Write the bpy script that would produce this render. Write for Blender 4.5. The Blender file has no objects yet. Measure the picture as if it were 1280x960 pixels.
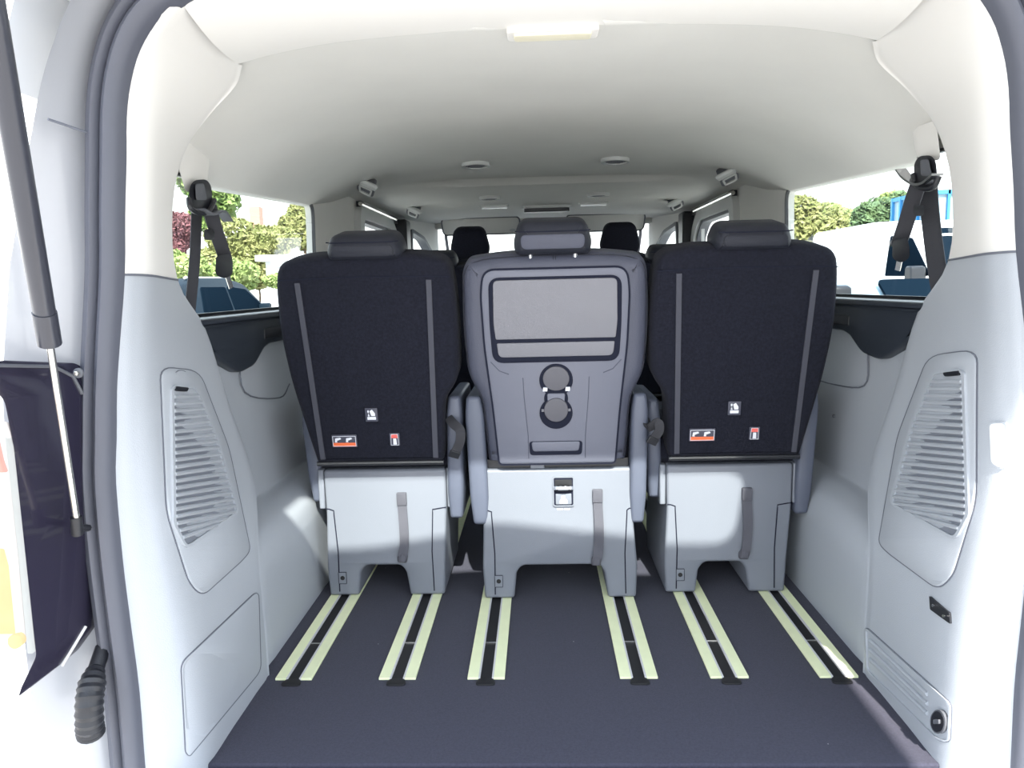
import bpy, bmesh, math, random
from mathutils import Vector, Matrix
from mathutils.bvhtree import BVHTree
from math import sin, cos, pi, radians as R
sc = bpy.context.scene
COL = sc.collection

# ------------------------------------------------------------------ camera, sky, sun
CAM = Vector((-.035, 0, .9)); F = 924.0
YAW, PITCH, ROLL = R(2.24), R(7.65), R(-1.43)
fw = Vector((-sin(YAW)*cos(PITCH), cos(YAW)*cos(PITCH), -sin(PITCH)))
r0 = fw.cross(Vector((0, 0, 1))).normalized(); u0 = r0.cross(fw)
rt = r0*cos(ROLL)+u0*sin(ROLL); up = u0*cos(ROLL)-r0*sin(ROLL)
cd = bpy.data.cameras.new('camera'); cam = bpy.data.objects.new('camera', cd); COL.objects.link(cam)
cd.sensor_width = 36; cd.lens = F/1280*36; cd.clip_start = .02; cd.clip_end = 500
cam.matrix_world = Matrix(((rt.x, up.x, -fw.x, CAM.x), (rt.y, up.y, -fw.y, CAM.y), (rt.z, up.z, -fw.z, CAM.z), (0, 0, 0, 1)))
sc.camera = cam
sc.view_settings.view_transform = 'Standard'; sc.view_settings.look = 'None'
sc.view_settings.gamma = 1; sc.view_settings.use_curve_mapping = False
sc.view_settings.exposure = 1.2

w = bpy.data.worlds.new('sky'); sc.world = w; w.use_nodes = True
nt = w.node_tree; nt.nodes.clear()
out = nt.nodes.new('ShaderNodeOutputWorld'); bg = nt.nodes.new('ShaderNodeBackground')
tc = nt.nodes.new('ShaderNodeTexCoord'); sep = nt.nodes.new('ShaderNodeSeparateXYZ')
rp = nt.nodes.new('ShaderNodeValToRGB')
rp.color_ramp.elements[0].position = 0; rp.color_ramp.elements[0].color = (1, 1, 1, 1)
rp.color_ramp.elements[1].position = 1; rp.color_ramp.elements[1].color = (.55, .72, 1, 1)
e = rp.color_ramp.elements.new(.35); e.color = (.80, .90, 1, 1)
nt.links.new(tc.outputs['Generated'], sep.inputs[0]); nt.links.new(sep.outputs['Z'], rp.inputs[0])
nt.links.new(rp.outputs[0], bg.inputs[0]); bg.inputs[1].default_value = 1.6
nt.links.new(bg.outputs[0], out.inputs[0])

SUN_EL, SUN_AZ = R(45), R(8)        # behind the camera, a little to its right
sd = bpy.data.lights.new('sun', 'SUN'); sd.energy = 6.5; sd.angle = R(.8); sd.color = (1, .95, .86)
so = bpy.data.objects.new('sun', sd); COL.objects.link(so)
sdir = Vector((-sin(SUN_AZ)*cos(SUN_EL), cos(SUN_AZ)*cos(SUN_EL), -sin(SUN_EL)))
so.rotation_euler = sdir.to_track_quat('-Z', 'Y').to_euler(); so.location = (2, -8, 9)

# ------------------------------------------------------------------ helpers
def ray(px, py): return fw + rt*((px-640)/F) + up*((480-py)/F)
def at(px, py, **k):
    (a, v), = k.items(); i = 'XYZ'.index(a); d = ray(px, py)
    return CAM + d*((v-CAM[i])/d[i])
def mat(name, col, rough=.5, metal=0, noise=0, nscale=40, bump=0, bscale=200, coat=0, emit=0, spec=.5, sheen=0):
    m = bpy.data.materials.new(name); m.use_nodes = True; n = m.node_tree; b = n.nodes['Principled BSDF']
    b.inputs['Base Color'].default_value = (*col, 1); b.inputs['Roughness'].default_value = rough
    b.inputs['Metallic'].default_value = metal; b.inputs['Coat Weight'].default_value = coat
    b.inputs['Specular IOR Level'].default_value = spec; b.inputs['Sheen Weight'].default_value = sheen
    if emit: b.inputs['Emission Color'].default_value = (*col, 1); b.inputs['Emission Strength'].default_value = emit
    t = n.nodes.new('ShaderNodeTexCoord')
    if noise:
        x = n.nodes.new('ShaderNodeTexNoise'); x.inputs['Scale'].default_value = nscale; x.inputs['Detail'].default_value = 6
        r = n.nodes.new('ShaderNodeValToRGB')
        r.color_ramp.elements[0].position = .3; r.color_ramp.elements[1].position = .7
        r.color_ramp.elements[0].color = (*[c*(1-noise) for c in col], 1)
        r.color_ramp.elements[1].color = (*[min(1, c*(1+noise)) for c in col], 1)
        n.links.new(t.outputs['Object'], x.inputs['Vector']); n.links.new(x.outputs[0], r.inputs[0]); n.links.new(r.outputs[0], b.inputs['Base Color'])
    if bump:
        x = n.nodes.new('ShaderNodeTexNoise'); x.inputs['Scale'].default_value = bscale; x.inputs['Detail'].default_value = 3
        bp = n.nodes.new('ShaderNodeBump'); bp.inputs['Strength'].default_value = bump; bp.inputs['Distance'].default_value = .002
        n.links.new(t.outputs['Object'], x.inputs['Vector']); n.links.new(x.outputs[0], bp.inputs['Height']); n.links.new(bp.outputs[0], b.inputs['Normal'])
    return m
def glass_mat(name, tint=(.93, .96, .95), refl=1.0):
    m = bpy.data.materials.new(name); m.use_nodes = True; n = m.node_tree; n.nodes.clear()
    o = n.nodes.new('ShaderNodeOutputMaterial'); mx = n.nodes.new('ShaderNodeMixShader'); fr = n.nodes.new('ShaderNodeFresnel')
    fr.inputs[0].default_value = 1.45
    t = n.nodes.new('ShaderNodeBsdfTransparent'); t.inputs[0].default_value = (*tint, 1); g = n.nodes.new('ShaderNodeBsdfGlossy'); g.inputs['Roughness'].default_value = .02
    ge = n.nodes.new('ShaderNodeNewGeometry'); iv = n.nodes.new('ShaderNodeMath'); iv.operation = 'SUBTRACT'; iv.inputs[0].default_value = 1; ml = n.nodes.new('ShaderNodeMath'); ml.operation = 'MULTIPLY'
    n.links.new(ge.outputs['Backfacing'], iv.inputs[1]); n.links.new(fr.outputs[0], ml.inputs[0]); n.links.new(iv.outputs[0], ml.inputs[1])
    n.links.new(ml.outputs[0], mx.inputs[0]); n.links.new(t.outputs[0], mx.inputs[1]); n.links.new(g.outputs[0], mx.inputs[2]); n.links.new(mx.outputs[0], o.inputs[0])
    return m
M = dict(
 grey=mat('grey_plastic', (.40, .425, .465), .5, noise=.02, nscale=3, bump=.25, bscale=500),
 seatgrey=mat('seat_base_plastic', (.19, .205, .24), .42, bump=.25, bscale=600),
 arm=mat('armrest_plastic', (.10, .113, .155), .42, bump=.25, bscale=600),
 cream=mat('cream_trim', (.80, .78, .745), .6, bump=.1, bscale=500),
 liner=mat('headliner_cloth', (.68, .67, .635), .85, noise=.03, nscale=4, bump=.35, bscale=900),
 carpet=mat('carpet', (.047, .047, .070), .95, noise=.14, nscale=220, bump=.45, bscale=700, spec=.15, sheen=.1),
 fabric=mat('black_fabric', (.011, .012, .021), .92, noise=.25, nscale=150, bump=.8, bscale=900, spec=.2, sheen=.03),
 piping=mat('grey_piping', (.05, .052, .07), .75),
 leather=mat('dark_leather', (.018, .020, .030), .55, bump=.35, bscale=350, spec=.3),
 leather_grey=mat('grey_leather', (.068, .073, .104), .5, bump=.35, bscale=350, spec=.4),  # lighter grey leather of the middle seat
 panel=mat('grey_hard_panel', (.15, .157, .20), .48, bump=.2, bscale=500),
 tray=mat('tray_plastic', (.19, .19, .215), .55, bump=.3, bscale=600),
 cupdisc=mat('cup_disc_plastic', (.105, .103, .12), .6, bump=.2, bscale=600),
 groove=mat('dark_groove', (.018, .020, .034), .95, spec=.08),
 seam=mat('seam_shadow_gap', (.13, .14, .17), .7),
 black=mat('black_plastic', (.014, .015, .02), .4, bump=.2, bscale=500),
 ledge=mat('black_ledge', (.028, .034, .045), .38, bump=.2, bscale=500),
 gloss=mat('gloss_black', (.02, .018, .035), .25, coat=.4),
 rubber=mat('grey_rubber', (.085, .09, .115), .5, bump=.1, bscale=200),
 webbing=mat('belt_webbing', (.035, .035, .042), .8, bump=.6, bscale=900),
 strap=mat('grey_strap', (.095, .095, .115), .85, bump=.6, bscale=900),
 chrome=mat('chrome', (.75, .75, .78), .15, 1),
 steel=mat('satin_steel', (.72, .70, .66), .25, 1),
 alu=mat('aluminium_lip', (.62, .62, .62), .5, 0),
 lime=mat('lime_strip', (.86, .90, .58), .5, noise=.04, nscale=20),
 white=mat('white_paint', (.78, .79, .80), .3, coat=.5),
 silver=mat('silver_paint', (.38, .39, .42), .35, metal=.1, coat=.6),
 socket=mat('slot_black', (.006, .006, .008), .6),
 sticker=mat('sticker_white', (.75, .76, .82), .5),
 orange=mat('sticker_orange', (.85, .16, .05), .5),
 redst=mat('sticker_red', (.80, .14, .12), .5),
 stback=mat('sticker_clear', (.06, .063, .09), .35),
 lens=mat('lens_or_patch', (.85, .80, .62), .4),
 redlens=mat('red_lens', (.80, .35, .30), .12, coat=1),
 amber=mat('amber_lens', (.88, .60, .32), .12, coat=1),
 clearlens=mat('clear_lens', (.75, .70, .68), .12, coat=1),
 hooklight=mat('light_grey_plastic', (.50, .51, .50), .4),
 strutblack=mat('strut_black', (.035, .037, .05), .35, coat=.3),
 dgrey=mat('dark_grey_plastic', (.10, .105, .12), .5),
 glass=glass_mat('window_glass'), tglass=glass_mat('tailgate_glass', (.9, .93, .93)),
 carblue=mat('dark_blue_paint', (.008, .017, .028), .5, spec=.12),
 carglass=mat('car_dark_glass', (.005, .011, .019), .6, spec=0),
 tyre=mat('tyre', (.02, .02, .02), .8),
 vanwhite=mat('van_white_paint', (.85, .85, .85), .35, coat=.5),
 paleblue=mat('pale_blue_paint', (.30, .42, .48), .4, coat=.2),
 blue=mat('blue_steel', (.04, .26, .55), .5), redp=mat('red_paint', (.55, .06, .05), .35, coat=.6),
 render=mat('pale_render', (.62, .64, .68), .8, noise=.05), rooft=mat('pale_roof', (.62, .60, .58), .8), brick=mat('brick_chimney', (.40, .22, .17), .9),
 ground=mat('tarmac', (.42, .395, .365), .9, noise=.12, nscale=4, bump=.5, bscale=60),
 bark=mat('bark', (.10, .07, .045), .9), wood=mat('wood_slats', (.30, .20, .13), .8),
)
_n = M['carpet'].node_tree; _b = _n.nodes['Principled BSDF']; _src = _b.inputs['Base Color'].links[0].from_socket   # scattered pale lint
_v = _n.nodes.new('ShaderNodeTexVoronoi'); _v.inputs['Scale'].default_value = 14; _t = _n.nodes.new('ShaderNodeTexCoord'); _l = _n.nodes.new('ShaderNodeMath'); _l.operation = 'LESS_THAN'; _l.inputs[1].default_value = .022
_m = _n.nodes.new('ShaderNodeMix'); _m.data_type = 'RGBA'; _m.inputs[7].default_value = (.35, .35, .36, 1)
_n.links.new(_t.outputs['Object'], _v.inputs['Vector']); _n.links.new(_v.outputs['Distance'], _l.inputs[0]); _n.links.new(_l.outputs[0], _m.inputs[0]); _n.links.new(_src, _m.inputs[6]); _n.links.new(_m.outputs[2], _b.inputs['Base Color'])
def leafmat(name, c1, c2, sc_=3):
    m = mat(name, c1, .6, spec=.3); n = m.node_tree; b = n.nodes['Principled BSDF']
    t = n.nodes.new('ShaderNodeTexCoord'); x = n.nodes.new('ShaderNodeTexNoise'); x.inputs['Scale'].default_value = sc_; x.inputs['Detail'].default_value = 4
    r = n.nodes.new('ShaderNodeValToRGB'); r.color_ramp.elements[0].position = .35; r.color_ramp.elements[1].position = .65
    r.color_ramp.elements[0].color = (*c1, 1); r.color_ramp.elements[1].color = (*c2, 1)
    n.links.new(t.outputs['Object'], x.inputs['Vector']); n.links.new(x.outputs[0], r.inputs[0]); n.links.new(r.outputs[0], b.inputs['Base Color'])
    return m
M['leaf_green'] = leafmat('leaf_green', (.10, .17, .05), (.22, .30, .09))
M['leaf_olive'] = leafmat('leaf_olive', (.15, .17, .055), (.29, .29, .12))
M['leaf_lime'] = leafmat('leaf_lime', (.19, .27, .08), (.34, .40, .16))
M['leaf_red'] = leafmat('leaf_red', (.11, .045, .05), (.21, .09, .10))
M['leaf_dark'] = leafmat('leaf_dark', (.07, .12, .06), (.15, .22, .10))

WL = {}                                             # world location of things
def tag(o, label=None, cat=None, group=None, kind=None):
    if label: o['label'] = label
    if cat: o['category'] = cat
    if group: o['group'] = group
    if kind: o['kind'] = kind
    return o
def thing(name, loc, label, cat, group=None, kind=None):
    o = bpy.data.objects.new(name, None); COL.objects.link(o); o.location = loc; o.empty_display_size = .05
    WL[o] = Vector(loc); return tag(o, label, cat, group, kind)
def mk(name, vf, m, parent=None, smooth=35, label=None, bevel=0, solid=0, seg=2):
    vs, fs = vf
    vs = [Vector(v) for v in vs]
    if parent is None:
        xs = [v.x for v in vs]; ys = [v.y for v in vs]; zs = [v.z for v in vs]
        org = Vector(((min(xs)+max(xs))/2, (min(ys)+max(ys))/2, min(zs)))
    else: org = WL[parent]
    me = bpy.data.meshes.new(name); me.from_pydata([v-org for v in vs], [], fs)
    bm = bmesh.new(); bm.from_mesh(me); bmesh.ops.recalc_face_normals(bm, faces=bm.faces); bm.to_mesh(me); bm.free()
    me.polygons.foreach_set('use_smooth', [bool(smooth)]*len(me.polygons))
    if smooth: me.set_sharp_from_angle(angle=R(smooth))
    o = bpy.data.objects.new(name, me); COL.objects.link(o)
    me.materials.append(M[m] if isinstance(m, str) else m)
    if parent is None: o.location = org; WL[o] = org
    else: o.parent = parent; WL[o] = org
    if solid:
        s = o.modifiers.new('s', 'SOLIDIFY'); s.thickness = solid; s.offset = 0
    if bevel:
        b = o.modifiers.new('b', 'BEVEL'); b.width = bevel; b.segments = seg; b.limit_method = 'ANGLE'; b.angle_limit = R(30)
    if label: o['label'] = label
    return o
def join(*parts):
    V, Fs = [], []
    for v, f in parts:
        n = len(V); V += [Vector(x) for x in v]; Fs += [[i+n for i in q] for q in f]
    return V, Fs
def box(x0, x1, y0, y1, z0, z1):
    v = [(x, y, z) for x in (x0, x1) for y in (y0, y1) for z in (z0, z1)]
    return v, [[0, 1, 3, 2], [4, 6, 7, 5], [0, 4, 5, 1], [2, 3, 7, 6], [0, 2, 6, 4], [1, 5, 7, 3]]
def rpoly(pts, r=.01, n=5):
    res = []; N = len(pts)
    for i, p in enumerate(pts):
        rr = p[2] if len(p) > 2 else r
        P = Vector(p[:2]); A = Vector(pts[i-1][:2]); B = Vector(pts[(i+1) % N][:2])
        a = A-P; b = B-P; k = min(rr, a.length*.48, b.length*.48)
        if k < 1e-6: res.append(P); continue
        s = P+a.normalized()*k; t = P+b.normalized()*k
        for j in range(n+1):
            q = j/n; res.append(s*(1-q)**2+P*2*q*(1-q)+t*q*q)
    return res
def dl(ol, step=5):
    res = []
    for i, p in enumerate(ol):
        q = ol[(i+1) % len(ol)]; n = max(1, int((q-p).length/step)); res += [p.lerp(q, j/n) for j in range(n)]
    return res
def ellipse(cx, cy, a, b, n=28): return [Vector((cx+a*cos(2*pi*i/n), cy+b*sin(2*pi*i/n))) for i in range(n)]
def inset(ol, d):
    N = len(ol); area = sum(ol[i].x*ol[(i+1) % N].y-ol[(i+1) % N].x*ol[i].y for i in range(N)); sg = 1 if area > 0 else -1
    res = []
    for i in range(N):
        a = (ol[i]-ol[i-1]); b = (ol[(i+1) % N]-ol[i])
        if a.length < 1e-9: a = b
        if b.length < 1e-9: b = a
        a = a.normalized(); b = b.normalized(); t = a+b
        if t.length < 1e-6: t = a
        t.normalize(); nrm = Vector((-t.y, t.x))*sg
        c = max(.5, Vector((-a.y, a.x)).dot(Vector((-t.y, t.x))))
        res.append(ol[i]+nrm*d/c)
    return res
def pad(ol, rings, fm, dome=0, cap0=True, cap1=True):
    """rings: (inset, height) in order; fm(u,v,w) -> point"""
    V, Fs = [], []; N = len(ol); ls = [(inset(ol, d), h) for d, h in rings]
    if dome:
        c = sum(ls[-1][0], Vector((0, 0)))/N; h = ls[-1][1]
        for s, k in ((.8, .45), (.5, .85), (.2, 1)): ls.append(([c+(p-c)*s for p in ls[len(rings)-1][0]], h+dome*k))
    for o, h in ls: V += [Vector(fm(p.x, p.y, h)) for p in o]
    for k in range(len(ls)-1):
        for i in range(N): j = (i+1) % N; Fs.append([k*N+i, k*N+j, (k+1)*N+j, (k+1)*N+i])
    from mathutils.geometry import tessellate_polygon
    for on, kk in ((cap0, 0), (cap1, len(ls)-1)):
        if not on: continue
        o = ls[kk][0]
        cr = [(o[i]-o[i-1]).cross(o[(i+1) % N]-o[i]) for i in range(N)]
        if min(cr) < -1e-9 < 1e-9 < max(cr):
            Fs += [[kk*N+i for i in t3] for t3 in tessellate_polygon([[Vector((p.x, p.y, 0)) for p in o]])]
        else: Fs.append([kk*N+i for i in range(N)])
    return V, Fs
def slab(ol, h0, h1, fm, r=.003, seg=3):
    s = 1 if h1 > h0 else -1
    rs = [(0, h0)]+[(r*(1-cos(t*pi/2/seg)), h1-s*r*(1-sin(t*pi/2/seg))) for t in range(seg+1)]
    return pad(ol, rs, fm)
def frame_ring(ol, wd, h0, h1, fm):
    """a flat-topped ring following the outline, width wd inward"""
    a = ol; b = inset(ol, wd); N = len(ol); V = []
    for o, h in ((a, h0), (a, h1), (b, h1), (b, h0)): V += [Vector(fm(p.x, p.y, h)) for p in o]
    Fs = []
    for k in range(4):
        for i in range(N): j = (i+1) % N; q = (k+1) % 4; Fs.append([k*N+i, k*N+j, q*N+j, q*N+i])
    return V, Fs
def sweep(path, sec, upv=None, closed=False, cap=True, scale=None):
    """sec: list of (a,b) in the frame (side, up)"""
    P = [Vector(p) for p in path]; V, Fs = [], []; N = len(P); K = len(sec); prev = None
    for i, p in enumerate(P):
        t = (P[(i+1) % N]-P[i-1]) if closed else (P[min(i+1, N-1)]-P[max(i-1, 0)])
        t.normalize()
        if upv is not None: uu = Vector(upv)
        else: uu = prev if prev is not None else (Vector((0, 0, 1)) if abs(t.z) < .9 else Vector((0, 1, 0)))
        s = t.cross(uu).normalized(); uu = s.cross(t).normalized(); prev = uu
        k = scale[i] if scale else 1
        V += [p+s*a*k+uu*b*k for a, b in sec]
    for i in range(N if closed else N-1):
        for j in range(K): q = (i+1) % N; l = (j+1) % K; Fs.append([i*K+j, i*K+l, q*K+l, q*K+j])
    if cap and not closed: Fs += [list(range(K))[::-1], [(N-1)*K+j for j in range(K)]]
    return V, Fs
def circ(r, n=12): return [(r*cos(2*pi*i/n), r*sin(2*pi*i/n)) for i in range(n)]
def tube(path, r, n=12, **k): return sweep(path, circ(r, n), **k)
def ribbon(path, wd, th, upv=None, **k): return sweep(path, [(-wd/2, -th/2), (wd/2, -th/2), (wd/2, th/2), (-wd/2, th/2)], upv, **k)
def crom(P, k):
    P = [Vector(p) for p in P]; res = []
    for i in range(len(P)-1):
        a = P[i-1] if i else P[0]*2-P[1]; b = P[i]; c = P[i+1]; d = P[i+2] if i+2 < len(P) else P[-1]*2-P[-2]
        for j in range(k):
            t = j/k; res.append(.5*((2*b)+(c-a)*t+(2*a-5*b+4*c-d)*t*t+(3*b-a-3*c+d)*t**3))
    return res+[P[-1]]
def gridmesh(rows):
    n = len(rows[0]); V = [p for r in rows for p in r]
    return V, [[i*n+j, i*n+j+1, (i+1)*n+j+1, (i+1)*n+j] for i in range(len(rows)-1) for j in range(n-1)]
def dens(rows, kr, kc):
    rows = [crom(r, kc) for r in rows]; cols = [crom([r[j] for r in rows], kr) for j in range(len(rows[0]))]
    return [[c[i] for c in cols] for i in range(len(cols[0]))]
def mir(vf): return [Vector((-v[0], v[1], v[2])) for v in vf[0]], [list(f)[::-1] for f in vf[1]]
def sd_(vf, s): return vf if s < 0 else mir(vf)     # geometry is laid out on the left side (x<0)
def plate_holes(outer, holes, fm, th):
    """flat plate with holes; fm(u,v,w)"""
    bm = bmesh.new(); es = []
    for lp in [outer]+holes:
        vs = [bm.verts.new((p[0], p[1], 0)) for p in lp]
        es += [bm.edges.new((vs[i], vs[(i+1) % len(vs)])) for i in range(len(vs))]
    bmesh.ops.triangle_fill(bm, use_beauty=True, use_dissolve=False, edges=es)
    g = bmesh.ops.extrude_face_region(bm, geom=bm.faces[:]+bm.edges[:]+bm.verts[:])
    for v in [x for x in g['geom'] if isinstance(x, bmesh.types.BMVert)]: v.co.z = th
    bm.verts.index_update(); V = [Vector(fm(*v.co)) for v in bm.verts]; Fs = [[v.index for v in f.verts] for f in bm.faces]; bm.free()
    return V, Fs
def copy_tree(o, loc, label=None, group=None, skip=()):
    def rec(s, par):
        c = s.copy(); COL.objects.link(c)
        if par is not None: c.parent = par
        WL[c] = Vector(loc)
        for ch in list(s.children):
            if skip and ch.name.split('.')[0] in skip: continue
            rec(ch, c)
        return c
    c = rec(o, None); c.location = loc
    if label: c['label'] = label
    if group: c['group'] = group
    return c

SIDE = {-1: 'left', 1: 'right'}
# ------------------------------------------------------------------ ground and floor
tag(mk('ground', box(-60, 60, -25, 90, -.75, -.62), 'ground'), 'grey tarmac car park under and around the van', 'ground', kind='structure')
tag(mk('floor', box(-.74, .74, 1.29, 5.1, -.06, 0), 'carpet', bevel=.004), 'dark carpeted van floor', 'floor', kind='structure')
tag(mk('trim_1', box(-.80, .80, 1.17, 1.288, -.10, -.004), 'grey', bevel=.01), 'pale plastic sill plate along the rear edge of the floor', 'sill', kind='structure')
tag(mk('wall_underbody', box(-.84, .84, 1.14, 5.9, -.40, -.10), 'dgrey'), 'underbody below the floor', 'wall', kind='structure')

# ------------------------------------------------------------------ rear side trims (D pillars)
rear = [(.585, 1.352), (.642, 1.312), (.676, 1.25), (.694, 1.17), (.706, 1.06), (.719, .932), (.737, .80), (.757, .65), (.766, .5), (.764, .3), (.762, .1), (.764, -.07)]
fpx = [(297, 80, .62), (290, 106, .66), (260, 142, .705), (231, 188, .765), (216, 258, .79), (222, 350, .80), (257, 412, .80), (284, 500, .78), (316, 600, .75), (322, 700, .708), (330, 790, .697), (334, 850, .69)]
qx = [.60, .64, .665, .685, .70, .712, .722, .725, .718, .702, .693, .688]
rows = []
for (x, z), (px, py, X), q in zip(rear, fpx, qx):
    f = at(px, py, X=-X); a = Vector((-x, 1.2, z)); b = Vector((-q, 1.285, z+(f.z-z)*.18))
    m1 = b.lerp(f, .4); m2 = b.lerp(f, .8)
    rows.append([a, Vector((-x*.6-q*.4+.006, 1.225, a.z)), b, m1, m2, f, f+Vector((-.02, .012, 0)), Vector((-.9, f.y+.02, f.z))])
F0 = at(297, 80, X=-.62)
rows[-1] = [Vector((p.x, p.y, -.07 if i < 3 else -.02)) for i, p in enumerate(rows[-1])]
G = dens(rows, 4, 4); cut = 5*4
upper = gridmesh(G[:cut+1]); lower = gridmesh(G[cut:])
low2 = ([v.copy() for v in lower[0]], lower[1])
for s in (-1, 1):
    n = SIDE[s]
    tag(mk('trim_%d' % (2 if s < 0 else 3), sd_(upper, s), 'cream', smooth=60), 'cream upper pillar trim at the %s of the tailgate opening' % n, 'trim', kind='structure')
    tag(mk('wall_cargo_%s' % n, sd_(lower, s), 'grey', smooth=60), 'grey moulded load bay side panel on the %s, around the speaker grille' % n, 'wall', kind='structure')
bv = BVHTree.FromPolygons([tuple(v) for v in lower[0]], [tuple(f) for f in lower[1]])
def S(px, py, h=0):
    d = ray(px, py).normalized(); loc, nn, idx, dist = bv.ray_cast(CAM, d)
    if loc is None: return at(px, py, X=-.72)
    if nn.dot(d) > 0: nn = -nn
    return loc+nn*h
# trim join line between the cream and the grey part
for s in (-1, 1):
    tag(mk('trim_%d' % (4 if s < 0 else 5), sd_(tube([p+Vector((.0005, 0, 0)) for p in G[cut][1:22]], .0022, 6), s), 'seam'), 'thin joint line between cream and grey pillar trims on the %s' % SIDE[s], 'trim', kind='structure')

def grille(s):
    t = thing('speaker_grille', (s*.74, 1.5, .2), 'pale grey louvred speaker grille in the %s load bay panel' % SIDE[s], 'speaker grille', 'louvred speaker grilles of the load bay')
    ol = dl(rpoly([(200, 459), (248, 464), (285, 560), (312, 688), (302, 700), (252, 745), (236, 728), (208, 640)], 16))
    mk('surround_panel', sd_(pad(ol, [(0, .0005), (0, .002), (1.5, .004)], S), s), 'grey', t)
    mk('surround_gap', sd_(frame_ring(inset(ol, -1.4), 1.5, .0, .0012, S), s), 'seam', t)
    op = dl(rpoly([(212, 484), (240, 486), (266, 550), (292, 640), (229, 683), (215, 655)], 6))
    mk('grille_recess', sd_(pad(op, [(0, .0035), (0, .0045)], S), s), 'seatgrey', t)
    mk('grille_rim', sd_(frame_ring(inset(op, -3), 3, .003, .0085, S), s), 'grey', t)
    mk('grille_gap', sd_(slab(rpoly([(213, 483), (231, 485), (229, 490), (215, 489)], 2), .004, .0085, S, .0005), s), 'black', t)
    vs = []
    def edge(y):                                        # left and right limits of the opening at height y
        xs = []
        N = len(op)
        for i in range(N):
            a, b = op[i], op[(i+1) % N]
            if (a.y-y)*(b.y-y) < 0: xs.append(a.x+(b.x-a.x)*(y-a.y)/(b.y-a.y))
        return min(xs), max(xs)
    n = 21
    for k in range(n):
        y = 496+k*(672-496)/(n-1); sl = 14*(k/(n-1))+1   # louvres tilt a little further down
        x0, x1 = edge(min(max(y, 487), 678)); y1 = y-sl
        try: x1 = edge(max(y1, 488))[1]
        except Exception: pass
        if x1-x0 < 8: continue
        P = [S(x0+(x1-x0)*j/6, y+(y1-y)*j/6, .0075) for j in range(7)]
        vs.append(sweep(P, [(-.0035, -.004), (.0035, -.004), (.0042, .001), (0, .004), (-.003, .001)], upv=(.85, -.5, 0)))
    o = mk('louvres', sd_(join(*vs), s), 'grey', t, smooth=30)
    return t
grille(-1); grille(1)

# left: access cover outline and small round badge cap;  right: lashing plate, storage panel, socket
t = thing('access_cover', S(280, 945), 'large plain access cover low on the left load bay panel', 'cover')
ol = dl(rpoly([(226, 829), (322, 738), (325, 838), (236, 945), (232, 940)], 10), 3)
mk('cover_panel', pad(ol, [(0, -.001), (0, .002), (.8, .0025)], S), 'grey', t)
mk('cover_gap', frame_ring(inset(ol, -1), 1.1, -.002, .0022, S), 'seam', t)
t = thing('trim_cap', S(223, 472), 'small round clip cap at the head of the left grille panel', 'cap')
mk('cap_disc', slab(ellipse(223, 467, 6, 3.4, 20), .003, .0052, S, .0008), 'grey', t)
mk('cap_ring', frame_ring(ellipse(223, 467, 7.2, 4.4, 20), 1.2, .003, .0046, S), 'seam', t)

def mx(px, py): return 2*0+px, py
def Rr(px, py, h=0):                                    # hit on the right-hand panel
    d = ray(px, py).normalized(); loc, nn, idx, dist = bvr.ray_cast(CAM, d)
    if loc is None: return at(px, py, X=.72)
    if nn.dot(d) > 0: nn = -nn
    return loc+nn*h
lr = mir(lower); bvr = BVHTree.FromPolygons([tuple(v) for v in lr[0]], [tuple(f) for f in lr[1]])
t = thing('lashing_plate', Rr(1176, 775), 'small black plate with two screws on the right load bay panel', 'bracket')
mk('plate', slab(rpoly([(1164, 745), (1189, 766), (1190, 780), (1165, 762)], 1.5), 0, .004, Rr, .0005), 'black', t)
for p in ((1170, 757), (1183, 770)): mk('screw', slab(ellipse(*p, 1.6, 1.8, 12), .004, .006, Rr, .0003), 'chrome', t)
t = thing('storage_panel', Rr(1135, 930), 'ribbed rectangular moulding low on the right load bay panel around the power socket', 'panel')
ol = dl(rpoly([(1082, 783), (1190, 880), (1188, 928), (1172, 925), (1083, 838)], 7), 4)
mk('panel_rim', frame_ring(ol, 2.2, 0, .004, Rr), 'grey', t)
mk('panel_gap', frame_ring(inset(ol, -1), 1.1, 0, .0012, Rr), 'seam', t)
for k in range(3):
    a, b = (1088, 800+k*12), (1160, 868+k*12)
    mk('rib', tube([Rr(a[0]+(b[0]-a[0])*j/8, a[1]+(b[1]-a[1])*j/8, .001) for j in range(9)], .0045, 8), 'grey', t)
t = thing('power_socket', Rr(1178, 915), 'round black power socket with hinged cap in the right load bay panel', 'socket')
mk('socket_ring', frame_ring(ellipse(1177, 902, 9, 15, 24), 2, 0, .008, Rr), 'dgrey', t)
mk('socket_cap', slab(ellipse(1177, 902, 7.5, 13, 24), .001, .009, Rr, .003), 'black', t)
mk('cap_tab', slab(rpoly([(1174, 899), (1181, 899), (1181, 905), (1174, 905)], 1.5), .008, .012, Rr, .001), 'dgrey', t)
t = thing('sun_patch_plate', at(1248, 590, Y=1.262), 'small white rounded rectangular lamp on the right load bay panel edge', 'lamp')  # added white plate imitates a patch of sunlight; no lamp here
mk('sun_patch_rim', frame_ring(rpoly([(1238, 528), (1259, 526), (1262, 580), (1254, 587), (1240, 580)], 5), 2.2, 0, .004, Rr), 'grey', t)
mk('lens_or_patch', slab(rpoly([(1240, 530), (1257, 528), (1260, 578), (1253, 585), (1242, 578)], 5), 0, .005, Rr, .002), 'white', t)  # white face painted as the sunlit patch, not a lens

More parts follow.
